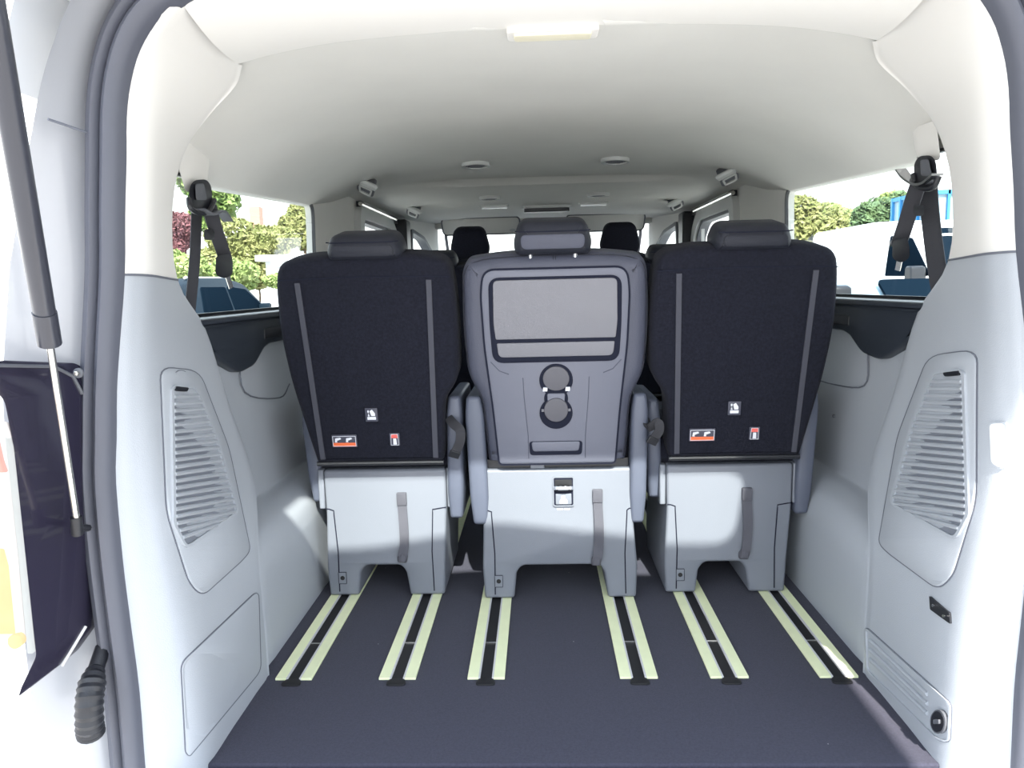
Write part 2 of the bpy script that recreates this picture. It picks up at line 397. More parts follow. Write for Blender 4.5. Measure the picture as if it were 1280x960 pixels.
# ------------------------------------------------------------------ header above the opening + headliner
top = [(0, 1.40), (.2, 1.397), (.38, 1.388), (.50, 1.374), (.585, 1.352)]
def zhead(X, Y):
    t_ = min(1, abs(X)/.87); Yq = Y-.22*(max(0, abs(X)-.45)/.3)**2
    zc = 1.372+.012*sin(min(1, max(0, (Y-1.42)/1.6))*pi) - (.03*min(1, max(0, (Yq-3.335)/.02))) + .0*(Y)
    ze = 1.155+.05*min(1, max(0, (Y-1.7)/1.0)) + .10*min(1, max(0, (Y-2.80)/.5)) + .19*min(1, max(0, (1.78-Y)/.32))
    return zc-(zc-ze)*(t_**4.2)
def ystep(X): return 3.36+.25*(max(0, abs(X)-.5)/.3)**2
XS = [-.88, -.86, -.83, -.79, -.74, -.68, -.6, -.5, -.38, -.25, -.12, 0]; XS = XS+[-x for x in XS[-2::-1]]
YS = [1.40, 1.44, 1.5, 1.6, 1.7, 1.85, 2.0, 2.2, 2.45, 2.72, 3.0, 3.2, 3.3, 3.33, 3.335, 3.355, 3.36, 3.4, 3.44, 3.48, 3.52, 3.56, 3.6, 3.65, 4.0, 4.4, 4.8, 5.08]
def zl(X, Y): return zhead(X, Y if Y < 3.2 or Y > 3.6 else Y)
hrows = [[Vector((x, y, zhead(x, y))) for x in XS] for y in YS]
tag(mk('ceiling', gridmesh(hrows), 'liner', smooth=60, solid=.012), 'pale grey cloth headliner of the van roof', 'ceiling', kind='structure')
hr = []
for j in range(7):
    q = j/6; r_ = []
    for x, z in [(-a, b) for a, b in top[::-1]]+top[1:]:
        k_ = (abs(x)/.585)**2; X2 = x*(F0.x/-.585); Yb = 1.43+(F0.y-1.43)*k_
        zb = (zhead(x, Yb)-.006)*(1-k_**3)+F0.z*k_**3
        r_.append(Vector((x+(X2-x)*q, 1.2+(Yb-1.2)*q, z+(zb-z)*q-.012*sin(q*pi))))
    hr.append(crom(r_, 3))
tag(mk('trim_6', gridmesh(hr), 'cream', smooth=60), 'cream header trim along the top of the tailgate opening', 'trim', kind='structure')
tag(mk('wall_roof', box(-.86, .86, 1.2, 5.1, 1.41, 1.45), 'white', bevel=.015), 'outer roof skin of the van', 'roof', kind='structure')
for s in (-1, 1):
    rf = [(-.86, 1.45), (-.90, 1.42), (-.93, 1.34), (-.94, 1.24), (-.90, 1.24), (-.88, 1.32), (-.85, 1.40)]
    tag(mk('wall_roof_rail_%s' % SIDE[s], sd_(sweep([Vector((0, 1.22, 0)), Vector((0, 5.1, 0))], [(x, z) for x, z in rf], upv=(0, 0, 1)), s), 'white'), 'outer roof rail of the van on the %s' % SIDE[s], 'roof', kind='structure')

def onceil(cx, cy, tilt=0):                             # local frame lying on the headliner, w pointing down
    def fm(u, v, h): return Vector((cx+u, cy+v, zhead(cx+u, cy+v)-.006-h))
    return fm
t = thing('roof_lamp', (0, 1.46, zhead(0, 1.46)-.02), 'cream rectangular roof lamp above the tailgate opening', 'lamp')
mk('housing', slab(rpoly([(-.085, -.03), (.085, -.03), (.085, .03), (-.085, .03)], .012), 0, .010, onceil(0, 1.45), .004), 'cream', t)
mk('lens', slab(rpoly([(-.072, -.02), (.072, -.02), (.072, .02), (-.072, .02)], .008), .008, .014, onceil(0, 1.45), .003), 'lens', t)

def hook(cx, cy, sgn, label):
    t = thing('coat_hook', (cx, cy, zhead(cx, cy)-.04), label, 'hook', 'coat hooks along the ceiling edges')
    C0 = Vector((cx, cy, zhead(cx, cy)-.030)); Ux = Vector((cos(.45), -.1, -sgn*-1*sin(.45)*-1)).normalized(); Nn = Vector((0, -.80, -.60)); Vv = Nn.cross(Ux).normalized(); Vv = Vv if Vv.z > 0 else -Vv
    def fm(u, v, h): return C0+Ux*u-Vv*v+Nn*(h-.012)
    mk('housing', slab(rpoly([(-.040, -.03), (.040, -.03), (.036, .030), (-.036, .030)], .012), -.03, .010, fm, .004), 'dgrey', t)
    mk('hook_bar', join(tube([fm(-.042, -.02, .01), fm(-.04, -.03, .026), fm(-.025, -.036, .034), fm(.025, -.036, .034), fm(.04, -.03, .026), fm(.042, -.02, .01)], .0085, 10),
                        slab(rpoly([(-.045, -.03), (.045, -.03), (.045, -.008), (-.045, -.008)], .008), .006, .022, fm, .004)), 'hooklight', t)
    mk('hook_recess', frame_ring(rpoly([(-.03, -.006), (.03, -.006), (.025, .026), (-.025, .026)], .01), .007, .008, .018, fm), 'hooklight', t)
hook(-.70, 2.93, 1, 'nearer coat hook on the left side of the ceiling')
hook(.70, 2.93, -1, 'nearer coat hook on the right side of the ceiling')
hook(-.70, 4.02, 1, 'farther coat hook on the left side of the ceiling')
hook(.70, 4.02, -1, 'farther coat hook on the right side of the ceiling')
def vent(cx, cy, label):
    t = thing('ceiling_vent', (cx, cy, zhead(cx, cy)-.02), label, 'vent', 'oval air vents in the ceiling')
    fm = onceil(cx, cy); el = ellipse(0, 0, .055, .055, 28)
    mk('vent_rim', frame_ring(el, .010, 0, .014, fm), 'hooklight', t)
    mk('vent_louvre', join(slab(ellipse(0, 0, .046, .046, 28), 0, .006, fm, .001), *[slab(rpoly([(-.04+abs(k)*.008, k*.016-.004), (.04-abs(k)*.008, k*.016-.004), (.04-abs(k)*.008, k*.016+.004), (-.04+abs(k)*.008, k*.016+.004)], .002), .004, .011, fm, .001) for k in (-2, -1, 0, 1, 2)]), 'dgrey', t)
vent(-.268, 2.93, 'nearer left round air vent in the ceiling'); vent(.266, 2.93, 'nearer right round air vent in the ceiling')
vent(-.268, 3.76, 'farther left round air vent in the ceiling'); vent(.268, 3.76, 'farther right round air vent in the ceiling')
for sx, nm in ((-.27, 'left'), (.272, 'right')):
    t = thing('reading_lamp', (sx, 4.16, zhead(sx, 4.16)-.03), 'white rectangular reading lamp on the %s of the roof console' % nm, 'lamp', 'white reading lamps on the ceiling')
    mk('lamp_base', slab(rpoly([(-.08, -.03), (.08, -.03), (.08, .03), (-.08, .03)], .012), 0, .010, onceil(sx, 4.16), .003), 'hooklight', t)
    mk('lens_or_patch', slab(rpoly([(-.07, -.024), (.07, -.024), (.07, .024), (-.07, .024)], .01), .009, .018, onceil(sx, 4.16), .004), 'white', t)
t = thing('roof_console', (.018, 4.25, zhead(0, 4.25)-.03), 'dark oval roof console between the two reading lamps', 'console')
mk('console_rim', frame_ring(rpoly([(-.14, -.035), (.14, -.035), (.14, .035), (-.14, .035)], .03), .014, 0, .016, onceil(.018, 4.25)), 'hooklight', t)
mk('console_panel', slab(rpoly([(-.127, -.03), (.127, -.03), (.127, .03), (-.127, .03)], .025), 0, .036, onceil(.018, 4.25), .004), 'black', t)

# ------------------------------------------------------------------ side walls: wheel box, wall, window plate
prof = [(-.708, -.03), (-.708, 0), (-.712, .20), (-.716, .245), (-.727, .282), (-.748, .308), (-.785, .325), (-.818, .332), (-.826, .345), (-.828, .40), (-.831, .55), (-.836, .72), (-.840, .80), (-.90, .80)]
for s in (-1, 1):
    n = SIDE[s]
    pr = crom([Vector((a, b, 0)) for a, b in prof], 3)
    rws = []
    for y in (1.60, 1.7, 1.9, 2.2, 2.6, 3.0, 3.3): rws.append([Vector((p.x-.006*(y < 1.65), y, p.y)) for p in pr])
    tag(mk('wall_%s' % n, sd_(gridmesh(rws), s), 'grey', smooth=50, solid=.006), 'grey %s side wall with wheel arch box below the window' % n, 'wall', kind='structure')
    tag(mk('wall_door_%s' % n, sd_(box(-.90, -.83, 3.3, 5.15, -.06, .86), s), 'grey', bevel=.01), 'grey lower sliding door panel on the %s' % n, 'wall', kind='structure')
    tag(mk('wall_skin_%s' % n, sd_(box(-.975, -.90, 1.24, 5.3, -.40, .83), s), 'white', bevel=.02), 'white outer body side on the %s' % n, 'wall', kind='structure')
    w1 = rpoly([(1.45, .845), (2.74, .845), (2.77, 1.215), (1.45, 1.16)], .05)
    w2 = rpoly([(3.44, .88), (4.22, .88), (4.25, 1.14), (4.10, 1.235), (3.44, 1.235)], .06)
    outer = [Vector(p) for p in ((1.4, .79), (4.50, .79), (4.50, 1.36), (1.4, 1.30))]
    fmw = lambda u, v, h: Vector((-.862-h, u, v))
    tag(mk('wall_window_%s' % n, sd_(plate_holes(outer, [w1, w2], fmw, .03), s), 'liner', smooth=0), 'grey upper wall around the %s side windows' % n, 'wall', kind='structure')
    # window assemblies
    k = 1 if s < 0 else 2
    wt = thing('window_%d' % k, (s*.88, 2.1, .845), '%s rear quarter window' % n, 'window', kind='structure')
    mk('window_seal', sd_(frame_ring(inset(w1, -.004), .008, -.003, .008, fmw), s), 'black', wt)
    mk('window_pane', sd_(pad(inset(w1, .001), [(0, .001), (0, .005)], fmw), s), 'glass', wt)
    wt = thing('window_%d' % (k+2), (s*.88, 3.8, .88), '%s sliding door window' % n, 'window', kind='structure')
    mk('window_frame', sd_(frame_ring(inset(w2, -.06), .075, -.03, .0, fmw), s), 'hooklight', wt)
    mk('window_seal', sd_(frame_ring(w2, .03, -.014, .034, fmw), s), 'dgrey', wt)
    mk('window_pane', sd_(pad(inset(w2, -.005), [(0, .026), (0, .029)], fmw), s), 'glass', wt)
    mk('door_track', sd_(tube([Vector((-.83, 3.38, 1.278)), Vector((-.83, 4.2, 1.278))], .010, 8), s), 'steel', wt)
    mk('track_gap', sd_(box(-.858, -.835, 3.42, 4.30, 1.262, 1.295), s), 'black', wt)
    for y in (3.62, 4.05): mk('latch_lever', sd_(box(-.855, -.84, y, y+.02, 1.10, 1.17), s), 'hooklight', wt)
    # black B pillar, front door, A pillar
    tag(mk('wall_pillar_%s' % n, sd_(box(-.86, -.79, 4.32, 4.46, .5, 1.29), s), 'black', bevel=.012), 'black door pillar behind the %s front seat' % n, 'pillar', kind='structure')
    A = Vector((-.845, 4.50, 0)); B = Vector((-.715, 5.12, 0)); L = (B-A).length; dd = (B-A).normalized(); nn = Vector((dd.y, -dd.x, 0))
    fmf = lambda u, v, h: A+dd*u+Vector((0, 0, v))-nn*h
    w3 = rpoly([(.10, .95), (.60, .95), (.50, 1.12), (.34, 1.22), (.12, 1.26)], .03)
    tag(mk('wall_front_%s' % n, sd_(plate_holes([Vector(p) for p in ((0, -.06), (L, -.06), (L, 1.36), (0, 1.36))], [w3], fmf, .04), s), 'liner', smooth=0), 'front door wall on the %s' % n, 'wall', kind='structure')
    wt = thing('window_%d' % (k+4), (s*.80, 4.8, .95), '%s front door window' % n, 'window', kind='structure')
    mk('window_seal', sd_(frame_ring(w3, .022, -.012, .044, fmf), s), 'dgrey', wt)
    mk('window_pane', sd_(pad(w3, [(0, .030), (0, .033)], fmf), s), 'glass', wt)
    # black ledge below the rear quarter window
    t = thing('window_ledge', (s*.85, 2.2, .72), 'black plastic ledge below the %s rear window with a drop tab' % n, 'ledge', 'black ledges under the rear side windows')
    fl = lambda u, v, h: Vector((-.838+h, u, v))
    lo = rpoly([(1.50, .835), (3.3, .835), (3.3, .750), (2.10, .750), (2.05, .74), (1.975, .70, .02), (1.87, .69, .03), (1.74, .74), (1.62, .835)], .015)
    mk('ledge_face', sd_(slab(lo, 0, .03, fl, .010), s), 'ledge', t)
    mk('ledge_top', sd_(slab(rpoly([(1.60, .818), (3.3, .818), (3.3, .840), (1.60, .840)], .006), -.045, .040, fl, .008), s), 'ledge', t)
    mk('ledge_slot', sd_(slab(rpoly([(2.05, .765), (3.25, .765), (3.25, .795), (2.05, .795)], .006), .025, .033, fl, .002), s), 'black', t)
# wall details
def on_wall(px, py, s, X=.826): return at(px, py, X=s*X)
for s, pts in ((-1, [(300, 432), (306, 490), (350, 497), (362, 480)]), (1, [(1085, 440), (1080, 482), (1040, 480), (1010, 470)])):
    P = crom([at(px, py, X=s*.826) for px, py in pts], 5)
    tag(mk('trim_%d' % (7 if s < 0 else 8), tube(P, .002, 6), 'seam'), 'groove in the upper %s side wall beneath the window ledge' % SIDE[s], 'trim', kind='structure')
    P = [Vector((s*.7225, 1.80, .262)), Vector((s*.7155, 1.92, .235)), Vector((s*.7115, 2.10, .20)), Vector((s*.7105, 2.6, .12))]
    tag(mk('trim_%d' % (9 if s < 0 else 10), tube(crom(P, 5), .0018, 6), 'seam'), 'groove along the %s wheel arch box' % SIDE[s], 'trim', kind='structure')
for (px, py) in ((1042, 520), (1104, 541)):
    c = at(px, py, X=.822)
    tag(mk('screw_cap', slab(ellipse(c.y, c.z, .005, .005, 14), 0, .004, lambda u, v, h: Vector((.824-h, u, v)), .001), 'dgrey'),
        'tiny dark screw cap on the right side wall, %s' % ('nearer the seat' if px < 1060 else 'nearer the load bay panel'), 'screw cap', 'screw caps on the right side wall')

# ------------------------------------------------------------------ front: windscreen, dashboard, visors
wt = thing('window_7', (0, 5.4, .8), 'windscreen', 'window', kind='structure')
def fws(u, v, h): return Vector((u, 5.10+(1.285-v)*1.35+h, v))
ws = rpoly([(-.70, .78), (.70, .78), (.675, 1.28), (-.675, 1.28)], .05)
mk('window_pane', pad(ws, [(0, 0), (0, .004)], fws), 'glass', wt)
mk('window_seal', frame_ring(ws, .02, -.01, .012, fws), 'dgrey', wt)
tag(mk('wall_front', join(box(-.80, .80, 5.10, 5.95, -.06, .76)), 'dgrey', bevel=.03), 'dashboard and bulkhead below the windscreen', 'wall', kind='structure')
tag(mk('wall_windscreen_header', box(-.75, .75, 5.06, 5.14, 1.285, 1.42), 'liner', bevel=.012), 'headliner edge above the windscreen', 'wall', kind='structure')
for s, lab in ((-1, 'left sun visor folded up below the windscreen header'), (1, 'right sun visor folded up below the windscreen header')):
    t = thing('sun_visor', (s*.40, 4.95, 1.24), lab, 'sun visor', 'folded sun visors at the windscreen')
    a, b = (-.66, -.15) if s < 0 else (.15, .66)
    fv = lambda u, v, h: Vector((u, 4.86+(1.35-v)*1.0+h, v))
    ol = rpoly([(a, 1.235), (b, 1.235), (b, 1.335), (a, 1.335)], .03)
    mk('visor_panel', pad(ol, [(.008, 0), (0, .006), (0, .014), (.008, .02)], fv), 'liner', t)
    mk('visor_edge', tube([fv(p.x, p.y, .002) for p in ol]+[fv(ol[0].x, ol[0].y, .002)], .005, 6), 'dgrey', t)
    mk('visor_clip', slab(ellipse(b-.05 if s < 0 else a+.05, 1.255, .02, .010, 16), .0, -.008, fv, .002), 'hooklight', t)

# ------------------------------------------------------------------ rails
def rail(cx, label):
    t = thing('floor_rail', (cx, 1.59, 0), label, 'rail', 'seat rails set in the floor')
    y0, y1 = 1.592, 4.9
    mk('slot', box(cx-.0155, cx+.0155, y0+.004, y1, .0004, .0022), 'socket', t)
    mk('lip', join(box(cx-.0175, cx-.0135, y0, y1, .0004, .006), box(cx+.0135, cx+.0175, y0, y1, .0004, .006)), 'alu', t)
    for s in (-1, 1):
        a, b = sorted((cx+s*.0175, cx+s*.043)); mk('lime_strip', box(a, b, y0, y1, .0004, .006), 'lime', t, bevel=.0008)
    mk('stop_bar', box(cx-.014, cx+.014, 1.762, 1.768, .002, .004), 'steel', t)
    mk('end_cap', slab(rpoly([(cx-.024, 1.566), (cx+.024, 1.566), (cx+.018, 1.594), (cx-.018, 1.594)], .012), .0004, .004, lambda u, v, h: Vector((u, v, h)), .001), 'socket', t)
    return t
for cx, lab in ((-.623, 'outermost left floor rail with lime strips beside the left wheel arch box'), (-.380, 'floor rail with lime strips under the right leg of the left rear seat'),
                (-.174, 'floor rail with lime strips under the left leg of the middle rear seat'), (.176, 'floor rail with lime strips under the right leg of the middle rear seat'),
                (.381, 'floor rail with lime strips under the left leg of the right rear seat'), (.626, 'outermost right floor rail with lime strips beside the right wheel arch box')):
    rail(cx, lab)

# ------------------------------------------------------------------ seats
REC = R(10.5)
def backmap(cx, y0=2.005, z0=.40):
    def fm(u, v, h):                                    # v is the world height on the rear surface, h points to the rear
        L_ = (v-z0)/cos(REC); return Vector((cx+u, y0-L_*sin(REC)-h*cos(REC), v-h*sin(REC)))
    return fm
def backuv(px, py, cx, y0=2.005, z0=.40):               # pixel of the rear view -> (u, v) on the reclined back
    d = ray(px, py); k = math.tan(REC)                  # y = y0-(z-z0)*k
    t_ = (y0-(CAM.z-z0)*k-CAM.y)/(d.y+d.z*k); p = CAM+d*t_; return p.x-cx, p.z
def headrest(t, cx, z0, z1, wd, fm, mface, mbody, posts=True, dep=.10):
    ol = rpoly([(-wd*.93, z0, .02), (wd*.93, z0, .02), (wd, z0+.35*(z1-z0), .03), (wd*.84, z1, .025), (-wd*.84, z1, .025), (-wd, z0+.35*(z1-z0), .03)], .03, 6)
    hr_ = mk('headrest', pad(ol, [(.022, -dep), (.010, -dep+.006), (0, -dep+.025), (0, -.03), (.006, -.012), (.016, -.002), (.03, .002)], fm), mbody, t, smooth=70)
    zs = z0+.62*(z1-z0)
    mk('headrest_panel', pad(rpoly([(-wd*.78, z0+.22*(z1-z0)), (wd*.78, z0+.22*(z1-z0)), (wd*.80, zs), (-wd*.80, zs)], .014), [(0, -.002), (0, .0035), (.006, .006)], fm), mface, hr_, smooth=60)
    mk('headrest_seam', tube([fm(-wd*.93, zs+.008, -.008), fm(-wd*.8, zs+.008, .003), fm(0, zs+.008, .0045), fm(wd*.8, zs+.008, .003), fm(wd*.93, zs+.008, -.008)], .0016, 6), 'groove', hr_)
    if posts:
        for s in (-1, 1):
            mk('headrest_post', tube([fm(s*wd*.57, z0-.05, -.035), fm(s*wd*.57, z0+.03, -.035)], .0062, 10), 'chrome', t)
            mk('post_collar', slab(ellipse(s*wd*.57, 0, .017, .010, 18), 0, .006, lambda u, v, h: fm(u, z0-.032+h, -.035+v), .002), 'black', t)
def strap(t, x, z1, z0, y, m='strap'):
    P = crom([Vector((x, y+.004, z1+.004)), Vector((x, y-.005, z1-.01)), Vector((x+.001, y-.006, z1-.05)), Vector((x+.003, y-.009, (z0+z1)/2)), Vector((x+.002, y-.007, z0+.05)), Vector((x-.003, y-.012, z0+.02)), Vector((x-.006, y-.004, z0))], 4)
    st = mk('pull_strap', ribbon(P, .026, .003, upv=(0, -1, 0)), m, t, smooth=60)
    mk('strap_fold', slab(rpoly([(x-.014, z1-.035), (x+.014, z1-.035), (x+.014, z1+.002), (x-.014, z1+.002)], .003), 0, .010, lambda u, v, h: Vector((u, y-h, v)), .002), m, st)
    mk('strap_knot', pad(rpoly([(x-.020, z0-.006), (x+.006, z0-.008), (x+.010, z0+.014), (x-.006, z0+.03), (x-.02, z0+.012)], .006), [(0, 0), (0, .006), (.004, .013)], lambda u, v, h: Vector((u, y-h, v)), dome=.002), m, st)
def side_arm(t, x, wd, z0, z1, ynear, tilt, yfar=.30, m='arm'):
    """upright folded armrest or hinge cover seen end-on"""
    hw = wd/2
    def fm(u, v, h): return Vector((x+u+(v-z0)*tilt, ynear+h+.03*((v-z1)/(z1-z0))**2, v))
    ol = rpoly([(-hw*.8, z0, hw*.5), (hw*.8, z0, hw*.5), (hw, z0+.08, .02), (hw, z1-.05, .02), (hw*.75, z1, hw*.4), (-hw*.75, z1, hw*.4), (-hw, z1-.05, .02), (-hw, z0+.08, .02)], .02)
    return mk('armrest', pad(ol, [(.010, 0), (.003, .004), (0, .012), (0, yfar-.01), (.008, yfar)], fm), m, t, smooth=60)
def base(t, cx, hw, legs, archz, y0, z1, m='seatgrey'):
    (l0, l1), (l2, l3) = legs
    ol = rpoly([(-hw, z1, .012), (hw, z1, .012), (hw-.002, .26, .02), (l3, .10), (l3-.004, .007, .008), (l2, .007, .008), (l2-.010, archz-.02, .01), (l2-.024, archz, .02), (l1+.024, archz, .02), (l1+.008, archz-.02, .01), (l1, .007, .008), (l0+.004, .007, .008), (l0, .10), (-hw+.002, .26, .02)], .01)
    def fm(u, v, h): return Vector((cx+u, y0+h+.02*max(0, (.38-v)/.38)*0, v))
    b = mk('base', pad(ol, [(.008, 0), (.002, .003), (0, .010), (0, .36)], fm), m, t, smooth=50)
    # side cover seams
    yy = y0-.0005
    for s in (-1, 1):
        a = (l0 if s < 0 else l3)
        x1 = a-s*.028 if s < 0 else a-.028
        x1 = a+.030 if s < 0 else a-.030
        P = [Vector((cx+s*(hw-.003), yy+.0025, .270)), Vector((cx+s*(hw-.012), yy, .270)), Vector((cx+x1-s*(-.004 if s < 0 else .004)*0, yy, .265)), Vector((cx+x1, yy, .255)), Vector((cx+x1-s*.006, yy, .14)), Vector((cx+x1-s*.004, yy, .02))]
        mk('cover_seam', tube(P, .0017, 6), 'groove', b)
    return b
def sticker(t, cx, u, v, wdt, hgt, kind, fm):
    s0 = mk('sticker', slab(rpoly([(u-wdt/2, v-hgt/2), (u+wdt/2, v-hgt/2), (u+wdt/2, v+hgt/2), (u-wdt/2, v+hgt/2)], .002), .002, .0042, fm, .0005), 'stback', t,
            label={'icon': 'white seat pictogram label', 'belt': 'orange and white warning label', 'tag': 'small red and white label'}[kind])
    def q(x0, y0, x1, y1, m, nm='print', h=.0048):
        mk(nm, slab(rpoly([(u+x0*wdt, v+y0*hgt), (u+x1*wdt, v+y0*hgt), (u+x1*wdt, v+y1*hgt), (u+x0*wdt, v+y1*hgt)], .0008), .004, h, fm, .0002), m, s0)
    if kind == 'icon':
        mk('print', join(slab(rpoly([(u-.02*wdt, v-.08*hgt), (u+.3*wdt, v-.08*hgt), (u+.3*wdt, v+.12*hgt), (u+.08*wdt, v+.4*hgt), (u-.12*wdt, v+.3*hgt)], .001), .004, .0048, fm, .0002),
                         slab(rpoly([(u-.34*wdt, v-.36*hgt), (u+.34*wdt, v-.36*hgt), (u+.34*wdt, v-.14*hgt), (u-.34*wdt, v-.14*hgt)], .001), .004, .0048, fm, .0002),
                         slab(ellipse(u-.24*wdt, v+.26*hgt, .07*wdt, .1*hgt, 12), .004, .0048, fm, .0002),
                         slab(rpoly([(u-.3*wdt, v-.1*hgt), (u-.14*wdt, v-.1*hgt), (u-.22*wdt, v+.14*hgt)], .001), .004, .0048, fm, .0002)), 'sticker', s0)
    elif kind == 'belt':
        q(-.46, -.44, .46, -.14, 'orange', 'orange_band')
        mk('frame_line', frame_ring(rpoly([(u-.46*wdt, v-.42*hgt), (u+.46*wdt, v-.42*hgt), (u+.46*wdt, v+.40*hgt), (u-.46*wdt, v+.40*hgt)], .001), .0012, .004, .005, fm), 'sticker', s0)
        mk('print', join(*[slab(rpoly([(u+x0*wdt, v-.10*hgt), (u+(x0+.10)*wdt, v-.10*hgt), (u+(x0+.08)*wdt, v+.02*hgt), (u+(x0+.26)*wdt, v+.16*hgt), (u+(x0+.22)*wdt, v+.28*hgt), (u+(x0+.02)*wdt, v+.22*hgt)], .001), .004, .0049, fm, .0002) for x0 in (-.38, .06)]), 'sticker', s0)
    else:
        q(-.32, .12, .32, .42, 'redst', 'red_band')
        mk('print', join(slab(rpoly([(u-.16*wdt, v-.40*hgt), (u+.2*wdt, v-.40*hgt), (u+.16*wdt, v+.08*hgt), (u-.14*wdt, v+.08*hgt)], .001), .004, .0048, fm, .0002)), 'sticker', s0)
        mk('frame_line', frame_ring(rpoly([(u-.4*wdt, v-.46*hgt), (u+.4*wdt, v-.46*hgt), (u+.34*wdt, v+.44*hgt), (u-.34*wdt, v+.44*hgt)], .001), .0010, .004, .005, fm), 'sticker', s0)
def leg_socket(t, cx, u, z, y):
    fm = lambda a, b, h: Vector((cx+u+a, y-h, z+b))
    s0 = mk('latch_plate', slab(rpoly([(-.012, -.018), (.012, -.018), (.012, .018), (-.012, .018)], .002), 0, .0025, fm, .0008), 'seatgrey', t)
    mk('latch_hole', slab(ellipse(0, 0, .0065, .0065, 16), .002, .0032, fm, .0003), 'socket', s0)
    mk('latch_rim', frame_ring(rpoly([(-.012, -.018), (.012, -.018), (.012, .018), (-.012, .018)], .002), .0012, .001, .0032, fm), 'groove', s0)

def outer_seat(cx, label, kink=1):
    t = thing('captain_chair', (cx, 2.05, 0), label, 'seat', 'single van seats seen from behind')
    fm = backmap(cx)
    ol = rpoly([(-.178, .413, .012), (.178, .413, .012), (.190, .47, .03), (.224, .65, .05), (.237, .78, .05), (.233, .90, .03), (.222, .966, .05), (.15, .984, .05), (-.15, .984, .05), (-.222, .966, .05), (-.233, .90, .03), (-.237, .78, .05), (-.224, .65, .05), (-.190, .47, .03)], .03, 5)
    ol = rpoly([(.178, .413, .012), (.186, .47, .03), (.188, .585, .03), (.234, .655, .03), (.239, .78, .05), (.234, .90, .03), (.222, .966, .05), (.15, .984, .05), (-.15, .984, .05), (-.222, .966, .05), (-.233, .90, .03), (-.237, .78, .05), (-.224, .65, .05), (-.190, .47, .03), (-.178, .413, .012)], .03, 5)
    if kink < 0: ol = [Vector((-p.x, p.y)) for p in ol[::-1]]
    b = mk('backrest', pad(ol, [(.02, -.12), (.006, -.112), (0, -.09), (0, -.022), (.003, -.010), (.010, -.002), (.018, 0)], fm), 'fabric', t, smooth=60)
    for s in (-1, 1):
        P = [fm(s*(.171-.013*k/8), .918-.488*k/8, .0015) for k in range(9)]
        mk('piping', ribbon(P, .014, .004, upv=fm(0, 0, 1)-fm(0, 0, 0)), 'piping', b, label='dark grey vertical piping strip')
    mk('back_seam', tube([fm(-.225+.45*k/12, .925+.004*sin(k/12*pi), .0012) for k in range(13)], .0014, 6), 'groove', b)
    mk('hem_trim', tube([fm(-.178+.356*k/8, .413, -.006) for k in range(9)], .007, 8), 'black', b, label='black hem strip')
    headrest(t, cx+.010, .966, 1.032, .098, backmap(cx+.010, 1.985), 'leather', 'leather', posts=False, dep=.13)
    mk('cushion', pad(rpoly([(-.22, 2.03, .03), (.22, 2.03, .03), (.225, 2.50, .06), (-.225, 2.50, .06)], .04), [(.012, .385), (0, .40), (0, .44), (.012, .462), (.03, .468)], lambda u, v, h: Vector((cx+u, v+.04, h))), 'fabric', t)
    base(t, cx, .177, ((-.182, -.092), (.060, .165)), .098, 2.05, .385)
    mk('top_wing', box(cx-.195, cx-.178, 2.055, 2.30, .268, .385), 'seatgrey', t, bevel=.004)
    mk('top_wing', box(cx+.178, cx+.192, 2.055, 2.30, .268, .385), 'seatgrey', t, bevel=.004)
    side_arm(t, cx+.203, .046, .235, .598, 2.02, .025)
    side_arm(t, cx-.205, .040, .28, .575, 2.05, -.03)
    strap(t, cx+.048, .315, .115, 2.050)
    leg_socket(t, cx, -.137, .062, 2.050)
    sticker(t, cx, -.010, .558, .034, .038, 'icon', fm)
    sticker(t, cx, -.092, .484, .070, .036, 'belt', fm)
    sticker(t, cx, .048, .486, .028, .036, 'tag', fm)
    return t
XL, XR = -.488, .492
s1 = outer_seat(XL, 'black fabric rear seat on the left, by the left wheel arch box')
s3 = outer_seat(XR, 'black fabric rear seat on the right, by the right wheel arch box', -1)
m1 = copy_tree(s1, (-.475, 3.20, 0), 'middle row seat showing only its dark top behind the left rear seat', skip=('sticker', 'latch_plate', 'pull_strap'))
m2 = copy_tree(s1, (.495, 3.20, 0), 'middle row seat showing only its dark top behind the right rear seat', skip=('sticker', 'latch_plate', 'pull_strap'))

